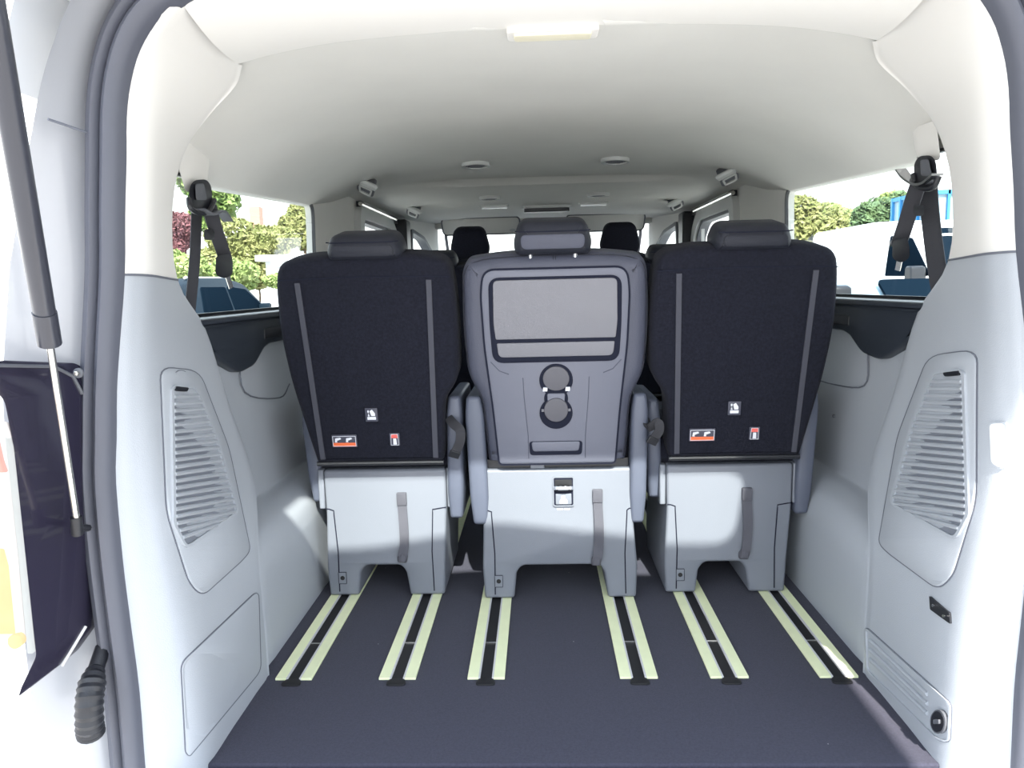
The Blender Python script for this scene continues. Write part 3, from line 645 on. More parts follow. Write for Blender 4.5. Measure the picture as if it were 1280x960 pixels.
def centre_seat(cx):
    t = thing('captain_chair', (cx, 2.03, 0), 'grey middle rear seat with fold-down tray and cup holders on its back', 'seat', 'single van seats seen from behind')
    y0 = 2.005
    fm = backmap(cx, y0)
    def Q(px, py): return backuv(px, py, cx, y0)
    ol = rpoly([(-.192, .405, .01), (.192, .405, .01), (.198, .50, .04), (.202, .585, .03), (.238, .66, .03), (.243, .80, .05), (.239, .93, .04), (.225, .962, .05), (.12, .975, .05), (-.12, .975, .05), (-.225, .962, .05), (-.239, .93, .04), (-.243, .80, .05), (-.238, .66, .03), (-.202, .585, .03), (-.198, .50, .04)], .03, 5)
    b = mk('backrest', pad(ol, [(.03, -.12), (.01, -.112), (0, -.09), (0, -.035), (.004, -.020), (.014, -.006), (.03, .0), (.04, 0)], fm), 'leather_grey', t, smooth=60)
    for s in (-1, 1):
        P = [fm(s*u_, v_, h_) for u_, v_, h_ in ((.0, .970, -.012), (.12, .968, -.014), (.20, .958, -.014), (.232, .925, -.015), (.240, .80, -.017), (.232, .68, -.016), (.205, .61, -.014), (.196, .56, -.013), (.186, .42, -.012))]
        mk('stitching', tube(crom(P, 4), .0013, 6), 'leather', b)
    mk('top_seam', join(tube([fm(-.003, .972, -.010), fm(-.003, .935, .001)], .001, 6), tube([fm(.003, .972, -.010), fm(.003, .935, .001)], .001, 6)), 'leather', b)
    # hard back panel
    pn = rpoly([(-.158, .408, .01), (.158, .408, .01), (.168, .56), (.185, .74), (.189, .88, .03), (.180, .937, .05), (-.180, .937, .05), (-.189, .88, .03), (-.185, .74), (-.168, .56)], .03, 6)
    p = mk('back_panel', pad(pn, [(0, -.002), (0, .003), (.005, .007)], fm), 'panel', t, smooth=40)
    mk('panel_gap', frame_ring(inset(pn, -.005), .006, -.001, .0025, fm), 'groove', p)
    tr = rpoly([(-.166, .697, .03), (.166, .697, .03), (.171, .80), (.170, .920, .03), (-.170, .920, .03), (-.171, .80)], .03, 6)
    tt = mk('fold_tray', pad(inset(tr, .003), [(0, .004), (0, .0084)], fm), 'groove', t, smooth=40, label='grey fold-down tray in the seat back')
    mk('tray_rim', frame_ring(tr, .0035, .005, .0095, fm), 'groove', tt)
    mk('tray_face', slab(rpoly([(-.156, .760, .004), (.156, .760, .004), (.1605, .80), (.158, .913, .014), (-.158, .913, .014), (-.1605, .80)], .012), .006, .0115, fm, .002), 'tray', tt)
    mk('tray_lip', slab(rpoly([(-.150, .712, .014), (.150, .712, .014), (.154, .750, .004), (-.154, .750, .004)], .01), .006, .0115, fm, .002), 'tray', tt)
    # cup holders
    def cc(px, py): return Q(px, py)
    c1, c2, c3 = cc(695, 474), cc(695, 497), cc(695, 515)
    ch = mk('cup_holder', join(slab(ellipse(*c1, .0445, .0445, 36), .006, .0105, fm, .001), slab(ellipse(*c2, .032, .032, 30), .006, .0100, fm, .001), slab(ellipse(*c3, .0445, .0445, 36), .006, .0103, fm, .001)), 'groove', t, label='dark folding cup holder')
    mk('cup_disc', slab(ellipse(c1[0], c1[1]+.006, .035, .033, 32), .010, .016, fm, .0015), 'cupdisc', ch)
    mk('cup_disc', slab(ellipse(c3[0], c3[1]+.012, .032, .033, 32), .010, .020, fm, .0015), 'cupdisc', ch)
    mk('cup_bridge', slab(rpoly([(c2[0]-.022, c2[1]-.016), (c2[0]+.022, c2[1]-.016), (c2[0]+.024, c2[1]+.016), (c2[0]-.024, c2[1]+.016)], .006), .009, .015, fm, .002), 'panel', ch)
    for s in (-1, 1):
        mk('cup_tab', slab(rpoly([(c1[0]+s*.030-.006, c1[1]-.028), (c1[0]+s*.030+.006, c1[1]-.028+.0), (c1[0]+s*.030+.007, c1[1]-.018), (c1[0]+s*.030-.005, c1[1]-.018)], .001), .010, .017, fm, .001), 'sticker', ch)
        mk('cup_tab', slab(rpoly([(c3[0]+s*.034-.005, c3[1]+.006), (c3[0]+s*.034+.005, c3[1]+.006), (c3[0]+s*.034+.005, c3[1]+.013), (c3[0]+s*.034-.005, c3[1]+.013)], .001), .010, .014, fm, .001), 'tray', ch)
    hs = rpoly([(-.074, .435), (.068, .435), (.070, .475), (-.076, .475)], .010)
    h_ = mk('pull_recess', pad(hs, [(0, .0062), (0, .0085)], fm), 'groove', t)
    mk('pull_face', slab(rpoly([(-.066, .446), (.060, .446), (.064, .474), (-.070, .474)], .008), .008, .0105, fm, .003), 'panel', h_)
    for s in (-1, 1):
        mk('panel_crease', tube([fm(s*.088, .655, .0068), fm(s*.086, .60, .0068), fm(s*.078, .49, .0068), fm(s*.078, .425, .0068)], .0012, 6), 'leather_grey', p)
        mk('panel_crease', tube([fm(s*.172, .70, .0068), fm(s*.150, .675, .0068), fm(s*.125, .665, .0068)], .0012, 6), 'leather_grey', p)
    hfm = backmap(cx, y0-.005)
    headrest(t, cx-.004, .968, 1.054, .100, backmap(cx-.004, y0-.02), 'leather_grey', 'leather', posts=True, dep=.11)
    mk('cushion', pad(rpoly([(-.22, 2.03, .03), (.22, 2.03, .03), (.225, 2.50, .06), (-.225, 2.50, .06)], .04), [(.012, .385), (0, .40), (0, .44), (.012, .462), (.03, .468)], lambda u, v, h: Vector((cx+u, v+.04, h))), 'leather', t)
    base(t, cx, .212, ((-.217, -.128), (.140, .224)), .105, 2.02, .388)
    mk('hinge_bar', join(box(cx-.20, cx+.20, 2.035, 2.10, .386, .412)), 'black', t)
    mk('hinge_tab', join(box(cx-.075, cx-.035, 2.028, 2.05, .384, .410)), 'seatgrey', t, bevel=.002)
    side_arm(t, cx-.218, .052, .225, .60, 1.99, -.02)
    side_arm(t, cx+.223, .046, .225, .60, 1.99, .015)
    strap(t, cx+.112, .325, .112, 2.020)
    leg_socket(t, cx, -.172, .060, 2.020)
    # release latch in the base
    lx, lz = cx+.017, .322
    fb = lambda a, bb, h: Vector((lx+a, 2.020-h, lz+bb))
    l = mk('release_latch', slab(rpoly([(-.029, -.042), (.029, -.042), (.029, .042), (-.029, .042)], .008), 0, .0022, fb, .001), 'groove', t, label='dark release latch in the seat base')
    mk('latch_rim', frame_ring(rpoly([(-.030, -.043), (.030, -.043), (.030, .043), (-.030, .043)], .008), .003, .0, .005, fb), 'seatgrey', l)
    mk('latch_handle', tube([fb(-.023, .010, .004), fb(-.018, .013, .014), fb(0, .014, .018), fb(.018, .013, .014), fb(.023, .010, .004)], .0065, 10), 'chrome', l)
    mk('latch_cavity', slab(rpoly([(-.024, .0), (.024, .0), (.024, .034), (-.024, .034)], .004), .002, .003, fb, .0003), 'socket', l)
    mk('latch_label', slab(rpoly([(-.022, -.037), (.022, -.037), (.022, -.006), (-.022, -.006)], .003), .002, .004, fb, .0005), 'seatgrey', l)
    mk('latch_icon', join(slab(rpoly([(-.012, -.034), (.012, -.034), (.009, -.022), (-.009, -.022)], .002), .0038, .0048, fb, .0002), slab(ellipse(-.001, -.017, .006, .006, 14), .0038, .0048, fb, .0002)), 'sticker', l)
    mk('latch_mark', join(slab(rpoly([(-.019, -.054), (-.003, -.054), (-.003, -.050), (-.019, -.050)], .001), 0, .0008, fb, .0001), slab(rpoly([(.001, -.054), (.017, -.054), (.017, -.050), (.001, -.050)], .001), 0, .0008, fb, .0001)), 'sticker', l)
    return t
centre_seat(.006)
# short belt tongues hanging at the armrests between the seats
def belt_loop(name_pts, label, m='webbing'):
    t = thing('buckle_strap', name_pts[-1], label, 'strap', 'short belt straps hanging between the rear seats')
    mk('webbing', ribbon(crom(name_pts, 5), .026, .003, upv=(.3, -1, 0)), m, t, smooth=60)
    e_ = Vector(name_pts[-1]); d_ = (e_-Vector(name_pts[-2])).normalized()
    mk('strap_end', sweep([e_-d_*.006, e_+d_*.016], [(-.015, -.004), (.015, -.004), (.015, .004), (-.015, .004)], upv=(.3, -1, 0)), 'black', t, bevel=.002)
P = lambda px, py, Y: at(px, py, Y=Y)
belt_loop([P(560, 522, 2.02), P(567, 530, 1.99), P(575, 538, 1.975), P(575, 552, 1.975), P(569, 566, 1.985)], 'dark strap hanging over the right armrest of the left rear seat')
belt_loop([P(806, 522, 2.02), P(812, 534, 1.98), P(822, 528, 1.96), P(824, 538, 1.96), P(817, 549, 1.965)], 'dark strap twisted between the middle and the right rear seats')

# front seats
def front_seat(cx, label):
    t = thing('captain_chair', (cx, 4.3, 0), label, 'seat', 'front row seats')
    fm = backmap(cx, 4.40, .42)
    ol = rpoly([(-.21, .42), (.21, .42), (.25, .70), (.24, .96, .05), (.16, 1.05, .05), (-.16, 1.05, .05), (-.24, .96, .05), (-.25, .70)], .04)
    mk('backrest', pad(ol, [(.02, -.14), (0, -.11), (0, -.03), (.012, -.004), (.03, 0)], fm), 'fabric', t, smooth=60)
    hl = rpoly([(-.095, 1.045, .03), (.095, 1.045, .03), (.116, 1.10, .03), (.084, 1.226, .04), (-.084, 1.226, .04), (-.116, 1.10, .03)], .03, 6)
    mk('headrest', pad(hl, [(.03, -.10), (.008, -.095), (0, -.07), (0, -.03), (.010, -.006), (.03, 0)], fm), 'fabric', t, smooth=60)
    for s in (-1, 1): mk('headrest_post', tube([fm(s*.06, 1.0, -.05), fm(s*.06, 1.08, -.05)], .006, 8), 'chrome', t)
    mk('cushion', pad(rpoly([(-.24, 4.35, .03), (.24, 4.35, .03), (.25, 4.86, .06), (-.25, 4.86, .06)], .04), [(.01, .30), (0, .32), (0, .42), (.02, .45)], lambda u, v, h: Vector((cx+u, v, h))), 'fabric', t)
    mk('pedestal', box(cx-.2, cx+.2, 4.38, 4.80, .0, .31), 'black', t, bevel=.01)
    return t
f1 = front_seat(-.425, 'left front seat with tall dark headrest against the windscreen')
copy_tree(f1, (.432, 4.3, 0), 'right front seat with tall dark headrest against the windscreen')

# ------------------------------------------------------------------ rear seat belts at the windows
def shoulder_belt(s, flip):
    n = SIDE[s]
    t = thing('seat_belt', (s*.83, 1.70, .84), 'black seat belt parked on its guide at the %s rear window' % n, 'seat belt', 'seat belts hanging at the rear windows')
    def W(px, py, X): return at(px, py, X=X)
    if s < 0:
        gc, X = (251, 242), -.835; ww = .026
        web = [(246, 250), (245, 290), (243, 330), (240, 362), (236, 400)]
        loop = [(262, 258), (266, 275), (273, 298), (280, 318), (283, 332)]
        tong = [(250, 262), (262, 268), (272, 264), (278, 266), (285, 276)]
        stop = (261, 293); buck = (280, 334); tip = [(284, 344), (289, 360)]; cov = [(228, 172), (258, 172), (262, 200), (258, 240), (232, 240), (222, 205)]
    else:
        gc, X = (1157, 212), .835; ww = .040
        web = [(1160, 222), (1162, 260), (1167, 305), (1172, 340), (1176, 362)]
        loop = [(1148, 230), (1141, 250), (1134, 274), (1126, 298), (1121, 310)]
        tong = [(1126, 212), (1134, 222), (1148, 230), (1160, 228), (1172, 218)]
        stop = (1148, 263); buck = (1126, 314); tip = [(1125, 324), (1122, 338)]; cov = [(1141, 160), (1170, 150), (1176, 200), (1150, 203), (1143, 185)]
    mk('belt_webbing', ribbon(crom([W(a, b, X+s*.02) for a, b in web], 4), ww, .003, upv=(-s, -.8, 0)), 'webbing', t, smooth=60)
    G_ = lambda u, v, h: at(gc[0]+u, gc[1]+v, X=X-s*h)
    mk('guide_head', slab(rpoly([(-14, 14), (-15, -6), (-9, -17), (7, -18), (13, -10), (15, 12), (8, 20), (-6, 21)], 7), 0, .034, G_, .010), 'black', t)
    mk('guide_face', slab(rpoly([(-6, 8), (-7, -12), (4, -13), (8, 8)], 3), .030, .040, G_, .003), 'dgrey', t)
    mk('guide_slot', tube(crom([G_(-15, 6, .036), G_(-13, 18, .040), G_(-2, 24, .042), G_(10, 22, .040), G_(17, 8, .036)], 4), .006, 8), 'black', t)
    mk('loose_webbing', ribbon(crom([W(a, b, X-s*.03) for a, b in loop], 4), .036, .003, upv=(-s, -.8, 0)), 'webbing', t, smooth=60)
    mk('tongue_plate', ribbon(crom([W(a, b, X-s*.045) for a, b in tong], 4), .024, .005, upv=(0, -.5, 1)), 'chrome' if s > 0 else 'dgrey', t, smooth=60)
    mk('belt_stop', slab(rpoly([(stop[0]-6, stop[1]-7), (stop[0]+7, stop[1]-6), (stop[0]+7, stop[1]+7), (stop[0]-6, stop[1]+7)], 4), 0, .014, lambda u, v, h: at(u, v, X=X-s*.02-s*h), .004), 'black', t)
    bk = mk('buckle', slab(rpoly([(buck[0]-11, buck[1]+8), (buck[0]-10, buck[1]-14), (buck[0]+8, buck[1]-17), (buck[0]+11, buck[1]-4), (buck[0]+11, buck[1]+8), (buck[0]+3, buck[1]+14), (buck[0]-5, buck[1]+13)], 4), 0, .022, lambda u, v, h: at(u, v, X=X-s*.02-s*h), .006), 'black', t)
    mk('tongue_tip', ribbon([W(a, b, X-s*.03) for a, b in tip], .012, .003, upv=(-s, -.8, 0)), 'steel', bk)
    mk('height_cover', slab(rpoly(cov, 6), -.02, .018, lambda u, v, h: at(u, v, X=X+s*.0-s*h), .01), 'cream', t)
shoulder_belt(-1, 0); shoulder_belt(1, 1)

# ------------------------------------------------------------------ weatherstrip and body around the opening
per = [(.764, -.08), (.763, .05), (.761, .2), (.764, .32), (.767, .45), (.765, .58), (.757, .66), (.748, .74), (.736, .82), (.719, .932), (.709, 1.03), (.700, 1.11), (.692, 1.18), (.680, 1.235), (.660, 1.285), (.630, 1.325), (.585, 1.353), (.50, 1.374), (.38, 1.388), (.2, 1.397), (0, 1.40)]
full = [Vector((x, 1.2, z)) for x, z in per]+[Vector((-x, 1.2, z)) for x, z in per[-2::-1]]
full = crom(full, 3)
ring = full+[Vector((-.755+1.51*k/12, 1.2, -.092)) for k in range(1, 12)]
V, Fs = [], []; N = len(ring); sec = [(-.003, .02), (-.004, -.012), (.004, -.026), (.014, -.030), (.023, -.022), (.0255, .010), (.029, -.018), (.038, -.024), (.050, -.016), (.055, 0), (.055, .02)]
for i, p in enumerate(ring):
    tt_ = (ring[(i+1) % N]-ring[i-1]).normalized(); nrm = Vector((tt_.z, 0, -tt_.x)); 
    if nrm.dot(p-Vector((0, 0, .6))) < 0: nrm = -nrm
    V += [p+nrm*a+Vector((0, b, 0)) for a, b in sec]
K = len(sec)
for i in range(N):
    for j in range(K-1): q = (i+1) % N; Fs.append([i*K+j, i*K+j+1, q*K+j+1, q*K+j])
tag(mk('weatherstrip', (V, Fs), 'rubber', smooth=60), 'grey double-lipped rubber seal around the tailgate opening', 'seal')

def edge_out(i_, d, y): 
    i_ = max(0, min(len(full)-1, i_)); a = full[max(0, i_-1)]; b = full[min(len(full)-1, i_+1)]; t_ = (b-a).normalized(); n_ = Vector((t_.z, 0, -t_.x))
    if n_.dot(full[i_]-Vector((0, 0, .6))) < 0: n_ = -n_
    p = full[i_]+n_*d; return Vector((p.x, y, p.z))
def wid(z):                                            # width of the painted frame outside the seal
    tb = [(-.1, .16), (.5, .14), (.75, .15), (.93, .145), (1.1, .115), (1.25, .085), (1.4, .07), (1.6, .07)]
    for (a, b), (c, d) in zip(tb, tb[1:]):
        if z <= c: return b+(d-b)*max(0, (z-a)/(c-a))
    return .07
brows = []
for i_, p in enumerate(full):
    wv = wid(p.z)
    brows.append([edge_out(i_, .045, 1.205), edge_out(i_, .060, 1.215), edge_out(i_, .060+.3*(wv-.06), 1.19), edge_out(i_, .060+.7*(wv-.06), 1.15), edge_out(i_, wv-.006, 1.135), edge_out(i_, wv, 1.15), edge_out(i_, wv+.012, 1.22), edge_out(i_, wv+.018, 1.35)])
tag(mk('wall_rear_frame', gridmesh(brows), 'silver', smooth=50), 'painted rear body frame around the tailgate opening', 'wall', kind='structure')
# seam across the left body frame
tag(mk('trim_11', tube([at(60, 149, Y=1.13), at(78, 155, Y=1.15), at(98, 162, Y=1.17), at(116, 168, Y=1.19)], .002, 6), 'seam'), 'sealed joint across the left painted body frame', 'trim', kind='structure')

# gas strut
t = thing('gas_strut', at(97, 662, Y=1.13), 'black gas strut with polished rod at the left of the tailgate opening', 'gas strut')
lo_, mid_, hi_ = at(96, 650, Y=1.12), at(62, 428, Y=1.045), at(-22, -60, Y=.84)
mk('strut_rod', tube([lo_, mid_], .0052, 12), 'steel', t)
mk('strut_tube', tube([mid_, mid_.lerp(hi_, .015), mid_.lerp(hi_, .5), hi_], .0145, 16, scale=[.8, 1, 1, 1]), 'strutblack', t)
mk('strut_collar', tube([mid_.lerp(hi_, -.004), mid_.lerp(hi_, .10)], .0158, 16), 'strutblack', t)
mk('ball_joint', join(tube([at(95, 646, Y=1.12), at(97, 668, Y=1.125)], .009, 12), tube([at(97, 660, Y=1.12), at(110, 660, Y=1.16)], .006, 8)), 'black', t)
# tail lamp
t = thing('tail_lamp', at(40, 870, Y=1.05), 'dark inner side of the left tail lamp with red and amber lens edge', 'tail lamp')
def TL(u, v, h):                                        # deeper towards the right edge
    Y = 1.03+.15*max(-.5, min(1.15, u/105)); p = at(u, v, Y=Y); return p+Vector((-.02, 1, 0)).normalized()*(-h)
ho = rpoly([(-30, 455, 4), (70, 458, 6), (92, 470, 6), (101, 492, 6), (106, 600), (110, 790, 6), (74, 832, 5), (22, 872, 3), (24, 862, 3), (44, 820, 6), (30, 690), (16, 560), (4, 500), (-30, 470)], 8)
mk('housing', pad(ho, [(0, -.05), (0, -.004), (1.5, 0)], TL), 'gloss', t, smooth=40)
mk('housing_edge', tube([TL(u, v, .002) for u, v in ((-30, 456), (68, 458), (92, 470), (104, 492))], .003, 6), 'dgrey', t)
mk('lens', pad(rpoly([(-40, 520), (9, 540), (22, 690), (32, 800), (-40, 800)], 6), [(0, -.03), (0, .0), (3, .006)], TL), 'clearlens', t, smooth=40, label='clear lens')
mk('lens_edge', pad(rpoly([(8, 545), (16, 560), (30, 690), (43, 816), (36, 816), (24, 690)], 2), [(0, -.02), (0, .003)], TL), 'hooklight', t)
mk('red_lens', pad(rpoly([(-40, 545), (6, 548), (13, 590), (-40, 590)], 3), [(0, 0), (2, .012)], TL), 'redlens', t, label='red lens')
mk('amber_lens', pad(rpoly([(-40, 680), (14, 680), (26, 790), (-40, 790)], 3), [(0, 0), (2, .012)], TL), 'amber', t, label='amber lens')
mk('reflector', slab(ellipse(26, 797, 9, 9, 20), .004, .014, TL, .002), 'amber', t, label='round amber reflector')
mk('bracket', tube([TL(108, 782, .002), TL(78, 832, .002)], .003, 6), 'alu', t)
# screw and loom boot
t = thing('body_bolt', at(98, 478, Y=1.19), 'round body bolt beside the head of the left tail lamp', 'bolt')
mk('washer', slab(ellipse(0, 0, .008, .008, 20), 0, .004, lambda u, v, h: at(99, 466, Y=1.14)+Vector((u, -h, v)), .001), 'dgrey', t)
mk('bolt_head', slab(ellipse(0, 0, .004, .004, 6), .003, .010, lambda u, v, h: at(99, 466, Y=1.14)+Vector((u, -h, v)), .001), 'steel', t)
t = thing('rubber_boot', at(112, 918, Y=1.12), 'crumpled dark ribbed rubber boot below the left tail lamp', 'rubber boot')
bp = crom([at(122, 830, Y=1.17), at(116, 850, Y=1.14), at(112, 875, Y=1.12), at(112, 905, Y=1.115), at(114, 918, Y=1.12)], 6)
scl = [(.009+.011*min(1, i/7)+.0022*(i % 2)) for i in range(len(bp))]; scl[-1] = .013
mk('bellows', sweep(bp, circ(1, 16), scale=scl), 'black', t, smooth=25)
mk('boot_collar', tube([bp[0]-Vector((0, -.02, -.02)), bp[2]], .013, 12), 'black', t)
# bumper
tag(mk('rear_bumper', join(slab(rpoly([(-.98, .90, .08), (.98, .90, .08), (1.0, 1.13, .01), (-1.0, 1.13, .01)], .05, 6), -.42, -.135, lambda u, v, h: Vector((u, v, h)), .02)), 'white', smooth=40), 'white painted rear bumper below the opening', 'bumper')
# unseen open tailgate overhead; glass and edges shaped to place sun on seats
t = thing('tailgate', (0, 1.12, 1.50), 'raised white tailgate above the opening', 'tailgate')
fg = lambda u, v, h: Vector((u, v, 1.50+.03*((v-.6))**2+h))
TE = -.32
gl = rpoly([(-.57, .66), (-.35, .665), (.0, .72), (.40, .67), (.70, .665), (.70, .92), (-.57, .92)], .07, 5)
mk('tailgate_shell', plate_holes(rpoly([(-.80, TE), (.855, TE), (.855, .62), (.70, 1.10), (-.70, 1.10), (-.80, .62)], .06), [gl], fg, .05), 'white', t, smooth=0)
mk('tailgate_glass', pad(inset(gl, -.004), [(0, .02), (0, .025)], fg), 'tglass', t)
mk('tailgate_hinge', join(box(-.5, -.42, 1.07, 1.24, 1.455, 1.51), box(.42, .5, 1.07, 1.24, 1.455, 1.51)), 'white', t, bevel=.01)

# ------------------------------------------------------------------ outside
def vehicle(name, label, cat, loc, rz, side, roofp, hw, paint, wins, wheels, group=None, wmat='carglass', inward=.16, extra=None, zs=1.0):
    """side: lower body outline (y,z); roofp: greenhouse outline; hw half width; local y forward"""
    t = thing(name, loc, label, cat, group); L0 = Vector(loc); c_, s_ = cos(rz), sin(rz)
    def W(x, y, z): return Vector((L0.x+x*c_-y*s_, L0.y+x*s_+y*c_, L0.z+z))
    def ext(ol, xa, xb, r):
        return pad(ol, [(r, -xa), (r*.3, -xa+r*.3), (0, -xa+r), (0, xb-r), (r*.3, xb-r*.3), (r, xb)], lambda u, v, h: W(h, u, v))
    side = [(a, b*zs if b > .35 else b) for a, b in side]; roofp = [(a, b*zs) for a, b in roofp]; wins = [([(a, b*zs) for a, b in wl], n_) for wl, n_ in wins]
    mk('body', ext(rpoly(side, .12), hw, hw, .05), paint, t, smooth=50)
    z0 = min(p[1] for p in roofp); z1 = max(p[1] for p in roofp)
    def fg_(u, v, h): k = (v-z0)/(z1-z0); return W(h*(1-inward*k), u, v)
    mk('cabin', pad(rpoly(roofp, .12), [(.03, -hw+.02), (0, -hw+.05), (0, hw-.05), (.03, hw-.02)], fg_), paint, t, smooth=50)
    for wl, lab in wins:
        for s in (-1, 1): mk('side_window', slab(rpoly(wl, .05), s*(hw-.05), s*(hw-.008), fg_, .002), wmat, t)
    for y in wheels:
        for s in (-1, 1):
            wv = mk('wheel', pad(ellipse(y, .33, .33, .33, 28), [(.03, s*(hw-.24)), (0, s*(hw-.2)), (0, s*(hw-.04)), (.03, s*(hw-.01))], lambda u, v, h: W(h, u, v)), 'tyre', t)
            mk('hub', pad(ellipse(y, .33, .20, .20, 24), [(0, s*(hw-.05)), (.02, s*(hw+.0))], lambda u, v, h: W(h, u, v)), 'alu', wv)
    if extra: extra(t, W, fg_)
    return t
GZ = -.62
def carx(t, W, fg_):
    hw = .92
    mk('roof_rail', join(*[tube([fg_(a, 1.755, s*(hw-.12)) for a in (1.0, 1.3)]+[fg_(2.6, 1.765, s*(hw-.12))], .02, 8) for s in (-1, 1)]), 'alu', t)
    ws_ = [(3.02, 1.48), (3.80, 1.04)]
    mk('windscreen', pad(rpoly([(-.68, 0), (.68, 0), (.58, 1), (-.58, 1)], .08), [(0, 0), (0, .03)], lambda u, v, h: W(u, 3.92-.84*v+h*.5, 1.16+.48*v+h)), 'carglass', t)
    for s in (-1, 1): mk('door_mirror', pad(rpoly([(3.30, 1.13), (3.48, 1.15), (3.46, 1.29), (3.32, 1.29)], .04), [(.02, s*.90), (0, s*.94), (0, s*1.08), (.02, s*1.1)], lambda u, v, h: W(h, u, v)), 'carblue', t)
    mk('chrome_trim', join(*[tube([fg_(a, b, s*(hw+.002)) for a, b in ((.75, 1.165), (2.2, 1.155), (3.62, 1.165))], .012, 6) for s in (-1, 1)]), 'chrome', t)
vehicle('parked_car', 'dark blue car parked outside the left rear window', 'car', (-6.25, 10.6, GZ), 0,
        [(0, .30), (4.4, .30), (4.42, .72), (4.25, .90), (3.5, 1.03), (.15, 1.08), (0, .80)], [(.15, .98), (3.95, .98), (3.10, 1.46), (2.4, 1.56), (1.2, 1.55), (.45, 1.42)], .92, 'carblue',
        [([(1.05, 1.06), (2.2, 1.06), (2.2, 1.42), (1.25, 1.42)], 'rear'), ([(2.28, 1.06), (3.68, 1.06), (3.05, 1.38), (2.28, 1.43)], 'front')], (.85, 3.55), inward=.22, extra=carx, zs=1.13)
def vanx(t, W, fg_):
    hw = .98
    mk('windscreen', pad(rpoly([(-.8, 0), (.8, 0), (.7, 1), (-.7, 1)], .08), [(0, 0), (0, .03)], lambda u, v, h: W(u, 4.40-.75*v+h, 1.46+.74*v+h)), 'carglass', t)
    for s in (-1, 1): mk('door_mirror', pad(rpoly([(4.05, 1.35), (4.25, 1.35), (4.23, 1.65), (4.07, 1.65)], .05), [(.02, s*.98), (0, s*1.02), (0, s*1.2), (.02, s*1.22)], lambda u, v, h: W(h, u, v)), 'black', t)
vehicle('white_van', 'large white panel van parked outside the right rear window', 'van', (6.4, 15.6, GZ), pi+R(4),
        [(0, .30), (4.9, .30), (4.95, .80), (4.75, 1.05), (4.3, 1.25), (0, 1.3)], [(0, 1.1), (4.5, 1.15), (3.72, 1.83), (3.3, 1.98), (2.4, 2.02), (.05, 2.0)], .98, 'vanwhite',
        [([(3.02, 1.25), (4.28, 1.25), (3.66, 1.74), (3.02, 1.80)], 'cab')], (.9, 4.0), inward=.12, extra=vanx, zs=1.2)
def hbx(t, W, fg_):
    for s in (-1, 1): mk('door_mirror', pad(rpoly([(2.86, 1.32), (3.0, 1.32), (3.0, 1.46), (2.88, 1.48)], .04), [(.02, s*.90), (0, s*.93), (0, s*1.07), (.02, s*1.09)], lambda u, v, h: W(h, u, v-.04)), 'black', t)
    mk('windscreen', pad(rpoly([(-.68, 0), (.68, 0), (.58, 1), (-.58, 1)], .08), [(0, 0), (0, .03)], lambda u, v, h: W(u, 3.56-.74*v+h*.5, 1.08+.37*v+h)), 'carglass', t)
vehicle('parked_car', 'pale blue car with its roof just above the right window ledge', 'car', (4.05, 10.7, GZ), pi,
        [(0, .30), (4.0, .30), (4.0, .70), (3.8, .88), (3.3, .98), (.1, 1.05)], [(.1, .95), (3.6, .95), (2.8, 1.34), (2.1, 1.39), (1.0, 1.38), (.4, 1.3)], .88, 'paleblue',
        [([(.8, 1.02), (1.9, 1.02), (1.9, 1.28), (1.0, 1.28)], 'rear'), ([(1.98, 1.02), (3.2, 1.02), (2.7, 1.25), (1.98, 1.28)], 'front')], (.8, 3.2), inward=.22, extra=hbx, zs=1.06)
# blue cage truck with red cab
tx, ty = 10.6, 20.2
t = thing('cage_trailer', (tx, ty, GZ), 'blue steel cage trailer at the right end of the right window', 'trailer')
z0, z1 = .55, 2.95
fr = []
for x in (tx-1.0, tx+1.0):
    for k in range(5): fr.append(box(x-.05, x+.05, ty-1.2+k*.45, ty-1.12+k*.45, z0, z1))
    for z in (z0, (z0+z1)/2, z1-.1): fr.append(box(x-.04, x+.04, ty-1.2, ty+.7, z, z+.1))
for y in (ty-1.2, ty+.6):
    for z in (z0, (z0+z1)/2, z1-.1): fr.append(box(tx-1, tx+1, y, y+.1, z, z+.1))
    for k in (1, 2, 3): fr.append(box(tx-1+k*.5-.03, tx-1+k*.5+.03, y, y+.06, z0, z1))
mk('cage', join(*fr), 'blue', t, smooth=0)
mk('side_sheet', join(box(tx-.98, tx-.95, ty-1.1, ty+.6, z0+.1, z1-.1), box(tx-.95, tx+.95, ty-1.12, ty-1.09, 1.5, z1-.1)), 'paleblue', t, smooth=0)
mk('load', join(*[box(tx-.6+k*.16, tx-.48+k*.16, ty-1.3, ty-1.2, .35, 1.3) for k in range(5)]), 'wood', t, smooth=0)
mk('bed', box(tx-1.05, tx+1.05, ty-1.25, ty+.75, .35, .55), 'blue', t, smooth=0)
for k, y in enumerate((-.6, .2)):
    for s in (-1, 1): mk('wheel', pad(ellipse(ty+y, GZ+.4, .4, .4, 24), [(0, s*.7), (0, s*.98)], lambda u, v, h: Vector((tx+h, u, v))), 'tyre', t)
mk('chassis', box(tx-.5, tx+.5, ty-1.1, ty+.6, GZ+.5, .36), 'black', t, smooth=0)
def redx(t, W, fg_):
    mk('roof_panel', pad(rpoly([(1.0, -.7), (2.4, -.7), (2.4, .7), (1.0, .7)], .1), [(0, 1.60), (.03, 1.66)], lambda u, v, h: W(v, u, h)), 'vanwhite', t)
